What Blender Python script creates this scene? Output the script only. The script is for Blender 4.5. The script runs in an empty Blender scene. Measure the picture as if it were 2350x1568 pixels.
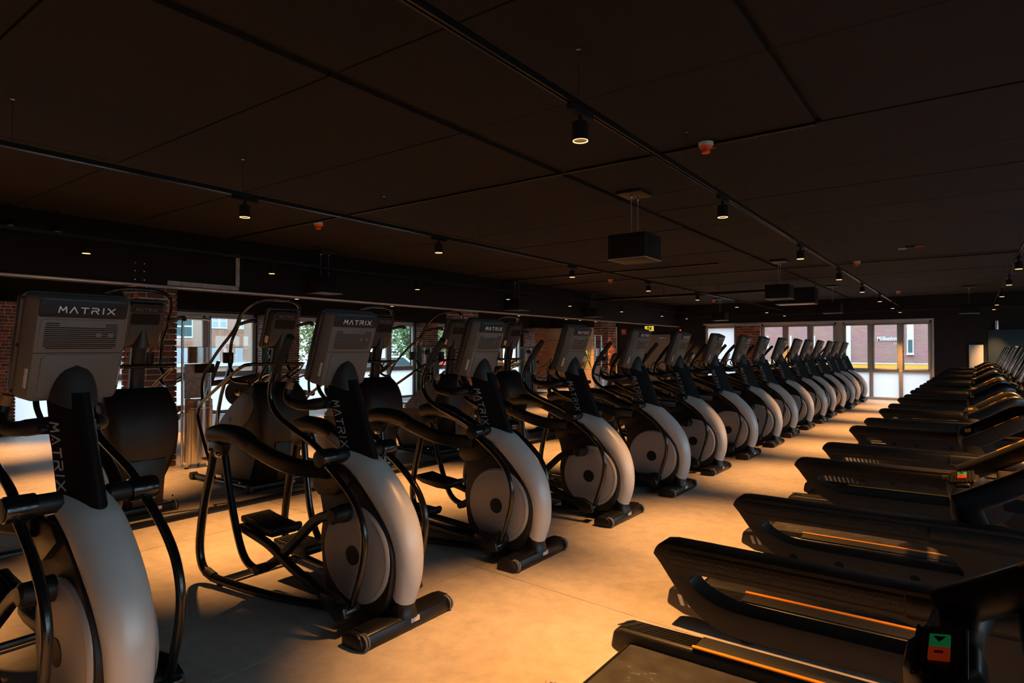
import bpy, bmesh, math, random
from mathutils import Vector, Matrix
R = math.radians
random.seed(7)
S = bpy.context.scene
C = S.collection

# ------------------------------------------------------------------ camera
# photograph 2350x1568, focal length 1430 px, horizon 19 px below the centre
FPX = 1430.0
YAW = math.atan2(1050, 1430)
PITCH = math.atan2(19, 1430)
CAM_H = 1.55
cam_d = bpy.data.cameras.new('camera')
cam = bpy.data.objects.new('camera', cam_d)
C.objects.link(cam)
cam.location = (0, 0, CAM_H)
cam.rotation_euler = (math.pi/2 + PITCH, 0, YAW)
cam_d.sensor_width = 36
cam_d.lens = 36*FPX/2350
cam_d.clip_start = 0.05
S.camera = cam

# ------------------------------------------------------------------ world, light, exposure
world = bpy.data.worlds.new('world'); S.world = world
world.use_nodes = True
bg = world.node_tree.nodes['Background']
bg.inputs['Color'].default_value = (0.64, 0.84, 1.0, 1)     # overcast daylight
bg.inputs['Strength'].default_value = 4.3
S.view_settings.view_transform = 'Standard'
S.view_settings.look = 'None'
S.view_settings.gamma = 1
S.view_settings.use_curve_mapping = False
S.view_settings.exposure = 0.22
SPOT_W = 315.0
SPOT_COL = (1.0, 0.455, 0.13)
S.cycles.use_denoising = True
S.cycles.max_bounces = 8
S.cycles.sample_clamp_indirect = 4

def portal(name, loc, rot, sx, sy):
    l = bpy.data.lights.new(name, 'AREA'); l.shape = 'RECTANGLE'; l.size = sx; l.size_y = sy
    l.cycles.is_portal = True
    o = bpy.data.objects.new(name, l); C.objects.link(o); o.location = loc; o.rotation_euler = rot
    return o

# room planes
CEIL = 3.14; FAR_Y = 22.1; LEFT_X = -14.5; RIGHT_X = 3.4; BACK_Y = -4.0
portal('window_light_portal', (-3.3, FAR_Y+.30, 1.3), (R(-90), 0, 0), 4.9, 2.4)
portal('window_light_portal', (LEFT_X-.3, 9, 1.4), (0, R(-90), 0), 2.2, 24)
portal('window_light_portal', (RIGHT_X+.3, 9.5, 1.3), (0, R(90), 0), 2.4, 22.4)

# ------------------------------------------------------------------ materials
def M(name, col, rough=.5, metal=0.0, var=0.0, scale=8, bump=0.0, bscale=150, coat=0.0, emit=None, estr=0, spec=None):
    m = bpy.data.materials.new(name); m.use_nodes = True
    nt = m.node_tree; b = nt.nodes['Principled BSDF']
    c = (col[0], col[1], col[2], 1)
    b.inputs['Base Color'].default_value = c
    b.inputs['Roughness'].default_value = rough
    b.inputs['Metallic'].default_value = metal
    if spec is not None: b.inputs['Specular IOR Level'].default_value = spec
    if coat: b.inputs['Coat Weight'].default_value = coat
    if emit:
        b.inputs['Emission Color'].default_value = (*emit, 1); b.inputs['Emission Strength'].default_value = estr
    if var or bump:
        tc = nt.nodes.new('ShaderNodeTexCoord')
    if var:
        n = nt.nodes.new('ShaderNodeTexNoise'); n.inputs['Scale'].default_value = scale
        n.inputs['Detail'].default_value = 5
        nt.links.new(tc.outputs['Object'], n.inputs['Vector'])
        r = nt.nodes.new('ShaderNodeValToRGB')
        r.color_ramp.elements[0].position = .3; r.color_ramp.elements[1].position = .7
        r.color_ramp.elements[0].color = (*[x*(1-var) for x in col], 1)
        r.color_ramp.elements[1].color = (*[min(1, x*(1+var)) for x in col], 1)
        nt.links.new(n.outputs['Fac'], r.inputs['Fac'])
        nt.links.new(r.outputs['Color'], b.inputs['Base Color'])
    if bump:
        n2 = nt.nodes.new('ShaderNodeTexNoise'); n2.inputs['Scale'].default_value = bscale
        nt.links.new(tc.outputs['Object'], n2.inputs['Vector'])
        bp = nt.nodes.new('ShaderNodeBump'); bp.inputs['Strength'].default_value = bump
        bp.inputs['Distance'].default_value = .01
        nt.links.new(n2.outputs['Fac'], bp.inputs['Height'])
        nt.links.new(bp.outputs['Normal'], b.inputs['Normal'])
    return m

def concrete_mat():
    m = bpy.data.materials.new('polished_concrete'); m.use_nodes = True
    nt = m.node_tree; b = nt.nodes['Principled BSDF']; N = nt.nodes.new; L = nt.links.new
    geo = N('ShaderNodeNewGeometry')
    def noise(scale, det, rough=.55):
        n = N('ShaderNodeTexNoise'); n.inputs['Scale'].default_value = scale; n.inputs['Detail'].default_value = det
        n.inputs['Roughness'].default_value = rough
        L(geo.outputs['Position'], n.inputs['Vector']); return n
    def ramp(src, stops):
        r = N('ShaderNodeValToRGB'); e = r.color_ramp.elements
        e[0].position, e[0].color = stops[0][0], (*stops[0][1], 1)
        e[1].position, e[1].color = stops[-1][0], (*stops[-1][1], 1)
        for p, c in stops[1:-1]:
            x = e.new(p); x.color = (*c, 1)
        L(src, r.inputs['Fac']); return r
    n1 = noise(.9, 6); r1 = ramp(n1.outputs['Fac'], [(.3, (.41, .355, .315)), (.5, (.50, .435, .385)), (.72, (.58, .51, .455))])
    n2 = noise(9, 8, .65); r2 = ramp(n2.outputs['Fac'], [(.3, (.80, .80, .80)), (.62, (1.06, 1.06, 1.06))])
    n3 = noise(46, 3); r3 = ramp(n3.outputs['Fac'], [(.24, (.45, .42, .4)), (.31, (1, 1, 1))])
    mx = N('ShaderNodeMix'); mx.data_type = 'RGBA'; mx.blend_type = 'MULTIPLY'; mx.inputs[0].default_value = 1
    L(r1.outputs['Color'], mx.inputs[6]); L(r2.outputs['Color'], mx.inputs[7])
    mx2 = N('ShaderNodeMix'); mx2.data_type = 'RGBA'; mx2.blend_type = 'MULTIPLY'; mx2.inputs[0].default_value = .8
    L(mx.outputs[2], mx2.inputs[6]); L(r3.outputs['Color'], mx2.inputs[7])
    L(mx2.outputs[2], b.inputs['Base Color'])
    rr = N('ShaderNodeMapRange'); rr.inputs[3].default_value = .36; rr.inputs[4].default_value = .62
    L(n1.outputs['Fac'], rr.inputs[0]); L(rr.outputs[0], b.inputs['Roughness'])
    b.inputs['Specular IOR Level'].default_value = .35
    bp = N('ShaderNodeBump'); bp.inputs['Strength'].default_value = .12; bp.inputs['Distance'].default_value = .004
    L(n2.outputs['Fac'], bp.inputs['Height']); L(bp.outputs['Normal'], b.inputs['Normal'])
    return m

def grip_mat():
    m = M('honeycomb_grip', (.012, .011, .011), .45)
    nt = m.node_tree; b = nt.nodes['Principled BSDF']; N = nt.nodes.new
    tc = N('ShaderNodeTexCoord'); v = N('ShaderNodeTexVoronoi'); v.inputs['Scale'].default_value = 95
    v.feature = 'DISTANCE_TO_EDGE'; v.inputs['Randomness'].default_value = .15
    nt.links.new(tc.outputs['Object'], v.inputs['Vector'])
    bp = N('ShaderNodeBump'); bp.inputs['Strength'].default_value = .35; bp.inputs['Distance'].default_value = .003
    nt.links.new(v.outputs['Distance'], bp.inputs['Height']); nt.links.new(bp.outputs['Normal'], b.inputs['Normal'])
    return m

def brickwall_mat(name, c1, c2, mortar, scale=1.0):
    m = bpy.data.materials.new(name); m.use_nodes = True
    nt = m.node_tree; b = nt.nodes['Principled BSDF']; N = nt.nodes.new
    tc = N('ShaderNodeTexCoord'); mp = N('ShaderNodeMapping')
    t = N('ShaderNodeTexBrick'); t.inputs['Scale'].default_value = scale
    t.inputs['Color1'].default_value = (*c1, 1); t.inputs['Color2'].default_value = (*c2, 1); t.inputs['Mortar'].default_value = (*mortar, 1)
    t.inputs['Brick Width'].default_value = .21; t.inputs['Row Height'].default_value = .068; t.inputs['Mortar Size'].default_value = .004
    nt.links.new(tc.outputs['Object'], mp.inputs['Vector']); nt.links.new(mp.outputs['Vector'], t.inputs['Vector'])
    n = N('ShaderNodeTexNoise'); n.inputs['Scale'].default_value = 1.5; nt.links.new(tc.outputs['Object'], n.inputs['Vector'])
    mx = N('ShaderNodeMix'); mx.data_type = 'RGBA'; mx.blend_type = 'MULTIPLY'; mx.inputs[0].default_value = .35
    nt.links.new(t.outputs['Color'], mx.inputs[6]); nt.links.new(n.outputs['Color'], mx.inputs[7])
    nt.links.new(mx.outputs[2], b.inputs['Base Color']); b.inputs['Roughness'].default_value = .85
    m['mapping'] = mp.name
    return m, mp

def glass_mat(name, tint=(.93, .97, .97), refl=.06):
    m = bpy.data.materials.new(name); m.use_nodes = True
    nt = m.node_tree; nt.nodes.clear(); N = nt.nodes.new
    out = N('ShaderNodeOutputMaterial'); tr = N('ShaderNodeBsdfTransparent'); gl = N('ShaderNodeBsdfGlossy')
    tr.inputs['Color'].default_value = (*tint, 1); gl.inputs['Roughness'].default_value = .02
    mx = N('ShaderNodeMixShader'); mx.inputs[0].default_value = refl
    nt.links.new(tr.outputs[0], mx.inputs[1]); nt.links.new(gl.outputs[0], mx.inputs[2]); nt.links.new(mx.outputs[0], out.inputs[0])
    return m

def frosted_mat():
    m = bpy.data.materials.new('frosted_film'); m.use_nodes = True
    nt = m.node_tree; nt.nodes.clear(); N = nt.nodes.new
    out = N('ShaderNodeOutputMaterial'); t = N('ShaderNodeBsdfTranslucent'); d = N('ShaderNodeBsdfDiffuse')
    t.inputs['Color'].default_value = (.98, .985, .99, 1); d.inputs['Color'].default_value = (.7, .71, .73, 1)
    mx = N('ShaderNodeMixShader'); mx.inputs[0].default_value = .10
    nt.links.new(t.outputs[0], mx.inputs[1]); nt.links.new(d.outputs[0], mx.inputs[2]); nt.links.new(mx.outputs[0], out.inputs[0])
    return m

m_floor = concrete_mat()
m_joint = M('floor_joint', (.03, .025, .02), .9)
m_ceil = M('dark_ceiling_board', (.0056, .0032, .0043), .9, spec=.3, var=.12, scale=3)
m_black = M('matt_black_paint', (.0065, .006, .0068), .85, spec=.25)
m_wall = M('black_wall', (.0085, .0085, .0105), .85, var=.2, scale=3, spec=.25)
m_gloss = M('gloss_black_tube', (.006, .006, .007), .22, coat=.3)
m_rubber = M('black_rubber', (.012, .012, .012), .65, bump=.15, bscale=400)
m_plastic = M('black_plastic', (.0085, .008, .0088), .46, bump=.04, bscale=600, spec=.35)
m_satin = M('satin_black', (.0065, .0062, .007), .32, spec=.35)
m_shroud = M('silver_shroud', (.63, .60, .585), .36, metal=.1)
m_disc = M('grey_flywheel_cover', (.37, .345, .335), .42, metal=.1)
m_console = M('grey_console_plastic', (.088, .080, .075), .5, bump=.04, bscale=500)
m_console_d = M('charcoal_console_plastic', (.022, .021, .022), .45)
m_navy = M('dark_navy_header', (.006, .007, .012), .45, spec=.25)
m_white = M('white_print', (.72, .72, .72), .5)
m_greyprint = M('grey_print', (.42, .41, .40), .5)
m_dimprint = M('dim_print', (.12, .12, .12), .5)
m_sticker = M('cream_sticker', (.72, .62, .52), .6, var=.25, scale=70)
m_red = M('red_print', (.7, .02, .02), .5)
m_orange = M('orange_strip', (.95, .30, .02), .35)
m_chrome = M('chrome', (.8, .79, .78), .12, metal=1)
m_steel = M('brushed_steel', (.72, .68, .64), .27, metal=1)
m_greyring = M('grey_ring', (.35, .33, .32), .5)
m_belt = M('running_belt', (.038, .034, .032), .5, var=.5, scale=14, bump=.2, bscale=350)
m_belt2 = M('grey_worn_mark', (.11, .10, .095), .7, var=.4, scale=60)
m_side = M('dark_treadmill_plastic', (.016, .014, .013), .42, bump=.06, bscale=500)
m_hood = M('treadmill_hood', (.014, .014, .016), .3)
m_grip = grip_mat()
m_green = M('green_button', (.03, .42, .12), .4, emit=(.03, .55, .15), estr=.07)  # slight emission stands in for lamplight on the unlit button
m_redbtn = M('red_button', (.9, .07, .01), .4, emit=(.95, .08, .01), estr=.07)  # same here: lamplight put in as a slight glow
m_screen = M('dark_screen', (.006, .008, .010), .08)
m_silverframe = M('silver_frame_edge', (.26, .25, .25), .3, metal=.5)
m_mortar = M('pale_mortar', (.62, .56, .50), .9, var=.15, scale=30)
bricks = [M('brick_red', (.235, .060, .034), .8, var=.35, scale=14, bump=.4, bscale=60),
          M('brick_dark', (.085, .035, .028), .8, var=.35, scale=14, bump=.4, bscale=60),
          M('brick_brown', (.15, .055, .035), .8, var=.35, scale=14, bump=.4, bscale=60),
          M('brick_orange', (.31, .095, .045), .8, var=.3, scale=14, bump=.4, bscale=60)]
m_frame = M('grey_window_frame', (.42, .39, .36), .5)
m_glass = glass_mat('window_glass')
m_frost = frosted_mat()
m_wood = M('pale_plywood', (.74, .52, .31), .55, var=.14, scale=2.2)
m_teal = M('petrol_panel', (.045, .11, .135), .4)
m_pad = M('tan_roller_pad', (.36, .19, .07), .6)
m_door = M('grey_door', (.20, .175, .155), .6)
m_whitep = M('white_painted_panel', (.55, .54, .52), .5)
m_bluep = M('dark_blue_panel', (.012, .03, .05), .5)
m_strip = M('pale_metal_angle', (.42, .36, .33), .5, var=.15, scale=6)
m_perf = M('galvanised_strip', (.33, .31, .30), .5, var=.3, scale=20)
m_lens = M('glowing_lens_rim', (.9, .7, .45), .4, emit=(1, .62, .30), estr=1.6)
m_reflector = M('lamp_reflector', (.5, .35, .2), .3, metal=.6, emit=(1, .5, .16), estr=.12)
m_detred = M('red_cap', (.85, .09, .015), .5)
m_detwhite = M('off_white_plastic', (.62, .55, .5), .5)
m_leaf = M('green_leaf', (.10, .20, .05), .6, var=.4, scale=6)
m_leaf2 = M('olive_leaf', (.20, .22, .08), .6, var=.4, scale=6)
m_bark = M('bark', (.10, .08, .06), .9)
m_asphalt = M('asphalt', (.16, .16, .165), .9, var=.15, scale=2)
m_render = M('white_render', (.72, .70, .68), .8)
m_shutter = M('grey_shutter', (.42, .46, .50), .6)
m_yellow = M('yellow_band', (1.0, .44, .05), .6)
m_exglass = M('house_glass', (.09, .14, .15), .15)
m_carw = M('van_white', (.75, .77, .8), .3)
m_carr = M('car_red', (.6, .03, .03), .3)
m_signy = M('lit_yellow_sign', (.8, .65, .05), .5, emit=(1, .80, .08), estr=.55)
m_signr = M('red_sign', (.5, .05, .02), .5)
m_led = M('red_led', (.8, .02, .02), .5, emit=(1, .02, .02), estr=1.5)

# ------------------------------------------------------------------ mesh helpers
class MB:
    def __init__(s): s.v = []; s.f = []
    def add(s, verts, faces):
        o = len(s.v); s.v += [tuple(p) for p in verts]; s.f += [tuple(i+o for i in f) for f in faces]; return s
    def box(s, x0, x1, y0, y1, z0, z1):
        return s.add([(x0,y0,z0),(x1,y0,z0),(x1,y1,z0),(x0,y1,z0),(x0,y0,z1),(x1,y0,z1),(x1,y1,z1),(x0,y1,z1)],
                     [(0,3,2,1),(4,5,6,7),(0,1,5,4),(1,2,6,5),(2,3,7,6),(3,0,4,7)])
    def obox(s, c, ax, ay, az):
        c, ax, ay, az = Vector(c), Vector(ax)/2, Vector(ay)/2, Vector(az)/2
        P = [c+ax*i+ay*j+az*k for k in (-1,1) for j in (-1,1) for i in (-1,1)]
        return s.add(P, [(0,2,3,1),(4,5,7,6),(0,1,5,4),(1,3,7,5),(3,2,6,7),(2,0,4,6)])
    def prism(s, poly, y0, y1, axis='y'):
        n = len(poly)
        def pt(a, b, h): return {'y': (a, h, b), 'x': (h, a, b), 'z': (a, b, h)}[axis]
        vs = [pt(a, b, y0) for a, b in poly] + [pt(a, b, y1) for a, b in poly]
        fs = [tuple(range(n)), tuple(range(2*n-1, n-1, -1))] + [(i, n+i, n+(i+1) % n, (i+1) % n) for i in range(n)]
        return s.add(vs, fs)
    def loft(s, rings, caps=True, closed=False):
        n = len(rings[0]); vs = [p for r in rings for p in r]; fs = []
        m = len(rings)
        for i in range(m if closed else m-1):
            a = i*n; b = ((i+1) % m)*n
            for j in range(n): fs.append((a+j, a+(j+1) % n, b+(j+1) % n, b+j))
        if caps and not closed:
            fs.append(tuple(range(n-1, -1, -1))); fs.append(tuple((m-1)*n+j for j in range(n)))
        return s.add(vs, fs)
    def tube(s, path, r, seg=10, smooth=4, caps=True):
        P = spline(path, smooth) if smooth else [Vector(p) for p in path]
        n = len(P); rad = r if isinstance(r, (list, tuple)) else [r]*n
        if len(rad) != n: rad = [rad[min(len(rad)-1, int(i*(len(rad)-1)/(n-1)+.5))] for i in range(n)]
        T = [((P[min(i+1, n-1)]-P[max(i-1, 0)])).normalized() for i in range(n)]
        up = Vector((0, 0, 1)) if abs(T[0].z) < .9 else Vector((1, 0, 0))
        a = T[0].cross(up).normalized(); rings = []
        for i in range(n):
            a = (a - T[i]*a.dot(T[i])).normalized(); b = T[i].cross(a)
            rings.append([P[i]+(a*math.cos(2*math.pi*k/seg)+b*math.sin(2*math.pi*k/seg))*rad[i] for k in range(seg)])
        return s.loft(rings, caps)
    def sweep(s, path, sec, ref=(0, 1, 0), smooth=4, scale=None):
        P = spline(path, smooth) if smooth else [Vector(p) for p in path]
        n = len(P); ref = Vector(ref); rings = []
        for i in range(n):
            t = (P[min(i+1, n-1)]-P[max(i-1, 0)]).normalized()
            a = t.cross(ref).normalized(); b = a.cross(t).normalized()
            k = 1 if scale is None else scale(i/(n-1))
            rings.append([P[i]+a*q[0]*k+b*q[1]*k for q in sec])
        return s.loft(rings)
    def cyl(s, p0, p1, r, seg=20, r1=None):
        p0, p1 = Vector(p0), Vector(p1); t = (p1-p0).normalized()
        a = t.cross(Vector((0, 0, 1)) if abs(t.z) < .9 else Vector((1, 0, 0))).normalized(); b = t.cross(a)
        rr = [r, r if r1 is None else r1]
        return s.loft([[p+(a*math.cos(2*math.pi*k/seg)+b*math.sin(2*math.pi*k/seg))*q for k in range(seg)] for p, q in zip((p0, p1), rr)])
    def lathe(s, prof, c=(0, 0, 0), axis='z', seg=32, caps=True):
        c = Vector(c); rings = []
        for r, h in prof:
            ring = []
            for k in range(seg):
                x, y = r*math.cos(2*math.pi*k/seg), r*math.sin(2*math.pi*k/seg)
                ring.append(c+Vector({'z': (x, y, h), 'y': (x, h, y), 'x': (h, x, y)}[axis]))
            rings.append(ring)
        return s.loft(rings, caps)
    def mesh(s, name, mat, bevel=0, bseg=2, smooth=True, angle=35):
        me = bpy.data.meshes.new(name); me.from_pydata(s.v, [], s.f)
        bm = bmesh.new(); bm.from_mesh(me)
        bmesh.ops.remove_doubles(bm, verts=bm.verts, dist=1e-6)
        bmesh.ops.recalc_face_normals(bm, faces=bm.faces)
        if bevel:
            ed = [e for e in bm.edges if len(e.link_faces) == 2 and e.calc_face_angle(0) > R(28)]
            bmesh.ops.bevel(bm, geom=ed, offset=bevel, segments=bseg, profile=.5, affect='EDGES', clamp_overlap=True)
        bm.to_mesh(me); bm.free()
        if smooth:
            me.shade_smooth(); me.set_sharp_from_angle(angle=R(angle))
        for mm in (mat if isinstance(mat, (list, tuple)) else [mat]): me.materials.append(mm)
        return me
    def build(s, name, mat, parent=None, bevel=0, bseg=2, smooth=True, angle=35, loc=None):
        o = bpy.data.objects.new(name, s.mesh(name, mat, bevel, bseg, smooth, angle))
        C.objects.link(o)
        if parent is not None: o.parent = parent
        if loc is not None: o.location = loc
        return o

def spline(path, n):
    P = [Vector(p) for p in path]; out = []
    if len(P) < 3: return P
    for i in range(len(P)-1):
        p0 = P[i-1] if i > 0 else P[i]*2-P[i+1]; p1, p2 = P[i], P[i+1]
        p3 = P[i+2] if i+2 < len(P) else P[i+1]*2-P[i]
        for k in range(n):
            t = k/n
            out.append(.5*((2*p1)+(p2-p0)*t+(2*p0-5*p1+4*p2-p3)*t*t+(3*p1-p0-3*p2+p3)*t**3))
    out.append(P[-1]); return out

def rrect(w, h, r=.3, n=3):
    r = min(w, h)*r; pts = []
    for cx, cy, a0 in ((w/2-r, h/2-r, 0), (-w/2+r, h/2-r, 90), (-w/2+r, -h/2+r, 180), (w/2-r, -h/2+r, 270)):
        for k in range(n+1):
            a = R(a0+90*k/n); pts.append((cx+r*math.cos(a), cy+r*math.sin(a)))
    return pts

def thing(name, label, cat, loc=(0, 0, 0), rz=0, group=None):
    o = bpy.data.objects.new(name, None); C.objects.link(o); o.location = loc; o.rotation_euler = (0, 0, rz)
    o.empty_display_size = .1
    o['label'] = label; o['category'] = cat
    if group: o['group'] = group
    return o
def tag(o, label, cat, group=None):
    o['label'] = label; o['category'] = cat
    if group: o['group'] = group
    return o
def struct(o): o['kind'] = 'structure'; return o
def copy_tree(o, parent=None):
    c = o.copy(); C.objects.link(c); c.parent = parent
    for ch in list(o.children): copy_tree(ch, c)
    return c
ORD = ['first', 'second', 'third', 'fourth', 'fifth', 'sixth', 'seventh', 'eighth', 'ninth', 'tenth', 'eleventh',
       'twelfth', 'thirteenth', 'fourteenth', 'fifteenth', 'sixteenth', 'seventeenth', 'eighteenth', 'nineteenth', 'twentieth']

LETTERS = {'M': [[(0, 0), (.12, 1), (.5, .35), (.88, 1), (1, 0)]], 'A': [[(0, 0), (.5, 1), (1, 0)]],
           'T': [[(0, .93), (1, .93)], [(.5, .93), (.5, 0)]],
           'R': [[(.05, 0), (.05, .5), (.75, .5), (.95, .62), (.95, .82), (.75, .95), (.0, .95)], [(.5, .5), (.98, 0)]],
           'I': [[(.5, 0), (.5, 1)]], 'X': [[(0, 0), (1, 1)], [(0, 1), (1, 0)]]}
def lettering(word, origin, ex, ey, length, height, sw=.14, wide=None, th=.0015):
    """flat print of stroke letters, ex reading direction, ey letter-up direction"""
    o, ex, ey = Vector(origin), Vector(ex).normalized(), Vector(ey).normalized(); n = ex.cross(ey).normalized()
    wid = {'I': .35}; tot = sum(wid.get(c, 1) for c in word)+.42*(len(word)-1); u = length/tot
    mb = MB(); dots = MB(); x = 0
    for c in word:
        w = wid.get(c, 1)*u
        for st in LETTERS[c]:
            for (a0, b0), (a1, b1) in zip(st[:-1], st[1:]):
                p, q = o+ex*(x+a0*w)+ey*b0*height, o+ex*(x+a1*w)+ey*b1*height
                d = (q-p); L = d.length; d.normalize(); s = n.cross(d)
                mb.obox((p+q)/2, d*(L+height*sw*.5), s*height*sw, n*th)
        if c == 'A':
            dots.obox(o+ex*(x+.5*w)+ey*.12*height, ex*height*.22, ey*height*.2, n*th)
        x += w+.42*u
    return mb, dots

# ================================================================== THE SETTING
floor = struct(MB().box(LEFT_X-.2, RIGHT_X+.2, BACK_Y-.2, FAR_Y+.2, -.25, -.03).build('floor', m_joint))
xs = [LEFT_X, -11.6, -8.4, -5.15, -2.85, .6, RIGHT_X]
cs = [-4.7, -1.9, 1.0, 3.62, 6.6, 9.6, 12.6, 15.6, 18.6, FAR_Y+.7]
def yl(c, x):
    y = c-.077*(x+5); return max(BACK_Y, min(FAR_Y, y))
g = .0025
for i in range(len(xs)-1):
    for j in range(len(cs)-1):
        x0, x1 = xs[i]+g, xs[i+1]-g
        q = [(x0, yl(cs[j], x0)+g), (x1, yl(cs[j], x1)+g), (x1, yl(cs[j+1], x1)-g), (x0, yl(cs[j+1], x0)-g)]
        if q[3][1]-q[0][1] < .05 or q[2][1]-q[1][1] < .05: continue
        MB().prism(q, -.03, 0, 'z').build('floor_slab', m_floor, floor, smooth=False)

ceiling = struct(MB().box(LEFT_X-.2, RIGHT_X+.2, BACK_Y-.2, FAR_Y+.2, CEIL+.03, CEIL+.2).build('ceiling', m_black))
cy = [BACK_Y, -1.6, -.3, 1.0, 2.27, 3.45, 4.75, 6.0, 6.77, 7.9, 8.99, 10.12, 11.35, 12.75, 13.9, 15.1, 16.2, 17.15, 18.9, 20.4, FAR_Y]
cx = [(LEFT_X, -11.5), (-11.495, -8.62), (-8.56, -5.8), (-5.795, -2.985), (-2.895, -.82), (-.816, 1.9), (1.905, RIGHT_X)]
for j in range(len(cy)-1):
    gy = .014 if abs(cy[j]-4.75) < .01 else .007
    row = cx if cy[j] < 4.7 else cx[:4]+[(-2.895, 1.9), cx[6]]
    for k, (a, b) in enumerate(row):
        dz = random.choice((0, 0, .002, .004))
        bb = b-.035 if (k == 4 and cy[j] < 4.7) else b
        MB().box(a+.002, bb-.002, cy[j]+gy, cy[j+1]-.007, CEIL+dz, CEIL+.03).build('ceiling_board', m_ceil, ceiling, smooth=False)

rw = MB().box(RIGHT_X, RIGHT_X+.25, BACK_Y, FAR_Y, 2.43, CEIL)
for a, b in ((BACK_Y, -1.5), (6, 6.8), (13.4, 14.2), (20.6, FAR_Y)): rw.box(RIGHT_X, RIGHT_X+.25, a, b, 0, 2.43)
struct(rw.build('wall_right', m_wall, smooth=False))
struct(MB().box(LEFT_X-.2, RIGHT_X+.25, BACK_Y-.25, BACK_Y, 0, CEIL).build('wall_back', m_wall, smooth=False))

# far wall: solid parts around the window openings (x -7.64..-6.53 and -5.72..-0.89)
WT = 2.43
fw = MB()
fw.box(LEFT_X, RIGHT_X, FAR_Y, FAR_Y+.25, WT, CEIL)
fw.box(LEFT_X, -7.65, FAR_Y, FAR_Y+.25, 0, WT)
fw.box(-.89, RIGHT_X, FAR_Y, FAR_Y+.25, 0, WT)
fw.box(-6.53, -5.72, FAR_Y+.06, FAR_Y+.25, 0, WT)
struct(fw.build('wall_far', m_wall, smooth=False))

def window_y(name, x0, x1, z0, z1, cols, y, sill_z=None, frost_all=False, flip=1, handle=False):
    """casement band in a wall that runs along x"""
    root = MB()
    fr, d = .075, .09
    root.box(x0, x1, y, y+d, z1-fr, z1); root.box(x0, x1, y, y+d, z0, z0+fr)
    root.box(x0, x0+fr*.8, y, y+d, z0, z1); root.box(x1-fr*.8, x1, y, y+d, z0, z1)
    if sill_z: root.box(x0, x1, y+.001, y+d, sill_z-.05, sill_z+.03)
    w = (x1-x0)/cols
    for k in range(1, cols): root.box(x0+w*k-.05, x0+w*k+.05, y+.002, y+d, z0, z1)
    o = struct(root.build(name, m_frame, bevel=.006))
    for k in range(cols):
        a, b = x0+w*k+.05, x0+w*(k+1)-.05
        lo = sill_z+.03 if sill_z else z0+fr
        sf = MB(); s = .045
        sf.box(a, b, y-.015, y+.05, lo, lo+s); sf.box(a, b, y-.015, y+.05, z1-fr-s, z1-fr)
        sf.box(a, a+s, y-.015, y+.05, lo, z1-fr); sf.box(b-s, b, y-.015, y+.05, lo, z1-fr)
        sash = sf.build('window_sash', m_frame, o, bevel=.005)
        MB().box(a+s, b-s, y+.02, y+.026, lo+s, z1-fr-s).build('pane', m_frost if frost_all else m_glass, sash, smooth=False)
        if handle and k == cols-1:
            MB().box(a+.012, a+.035, y-.05, y-.015, lo+.45, lo+.6).build('window_handle', m_steel, sash, bevel=.004)
        if sill_z:
            MB().box(a, b, y+.03, y+.04, z0+fr, sill_z-.05).build('lower_panel', m_frost, o, smooth=False)
    return o
window_y('window_1', -7.64, -6.53, .02, WT, 1, FAR_Y+.03, .905, frost_all=True)
window_y('window_2', -5.70, -3.42, .02, WT, 3, FAR_Y+.03, .905)
window_y('window_3', -3.24, -.895, .02, WT, 3, FAR_Y+.03, .905, handle=True)
struct(MB().box(-3.42, -3.24, FAR_Y+.02, FAR_Y+.14, .0, WT).build('trim_1', m_frame, bevel=.01))
struct(MB().box(-7.7, -.84, FAR_Y-.012, FAR_Y+.03, WT-.005, WT+.05).build('trim_2', m_frame, bevel=.006))
struct(MB().box(-.895, -.84, FAR_Y-.012, FAR_Y+.05, 0, WT).build('trim_3', m_frame, bevel=.006))

# left wall with window bands between brick pillars
def window_x(name, y0, y1, z0, z1, cols, x, sill_z):
    fr, d = .075, .09; m = MB()
    m.box(x-d, x, y0, y1, z1-fr, z1); m.box(x-d, x, y0, y1, z0, z0+fr); m.box(x-d, x, y0, y0+fr, z0, z1); m.box(x-d, x, y1-fr, y1, z0, z1)
    m.box(x-d, x-.001, y0, y1, sill_z-.05, sill_z+.03)
    w = (y1-y0)/cols
    for k in range(1, cols): m.box(x-d, x-.002, y0+w*k-.05, y0+w*k+.05, z0, z1)
    o = struct(m.build(name, m_frame, bevel=.006))
    for k in range(cols):
        a, b = y0+w*k+.05, y0+w*(k+1)-.05; s = .055; lo = sill_z+.03
        sf = MB()
        sf.box(x-.05, x+.015, a, b, lo, lo+s); sf.box(x-.05, x+.015, a, b, z1-fr-s, z1-fr)
        sf.box(x-.05, x+.015, a, a+s, lo, z1-fr); sf.box(x-.05, x+.015, b-s, b, lo, z1-fr)
        sash = sf.build('window_sash', m_frame, o, bevel=.005)
        MB().box(x-.026, x-.02, a+s, b-s, lo+s, z1-fr-s).build('pane', m_glass, sash, smooth=False)
        MB().box(x-.04, x-.03, a, b, z0+fr, sill_z-.05).build('lower_panel', m_frost, o, smooth=False)
    return o
wl = MB()
wl.box(LEFT_X-.25, LEFT_X, BACK_Y, FAR_Y, WT, CEIL)
pil = [(-4.0, -2.6), (3.05, 3.83), (8.86, 9.95), (14.45, 15.25), (20.35, 22.1)]
for a, b in pil: wl.box(LEFT_X-.25, LEFT_X, a, b, 0, WT)
struct(wl.build('wall_left', m_wall, smooth=False))
for n, ((_, a), (b, _)) in enumerate(zip(pil[:-1], pil[1:])):
    window_x('window_%d' % (n+4), a, b, .02, WT, 4, LEFT_X-.03, .95)
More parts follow.
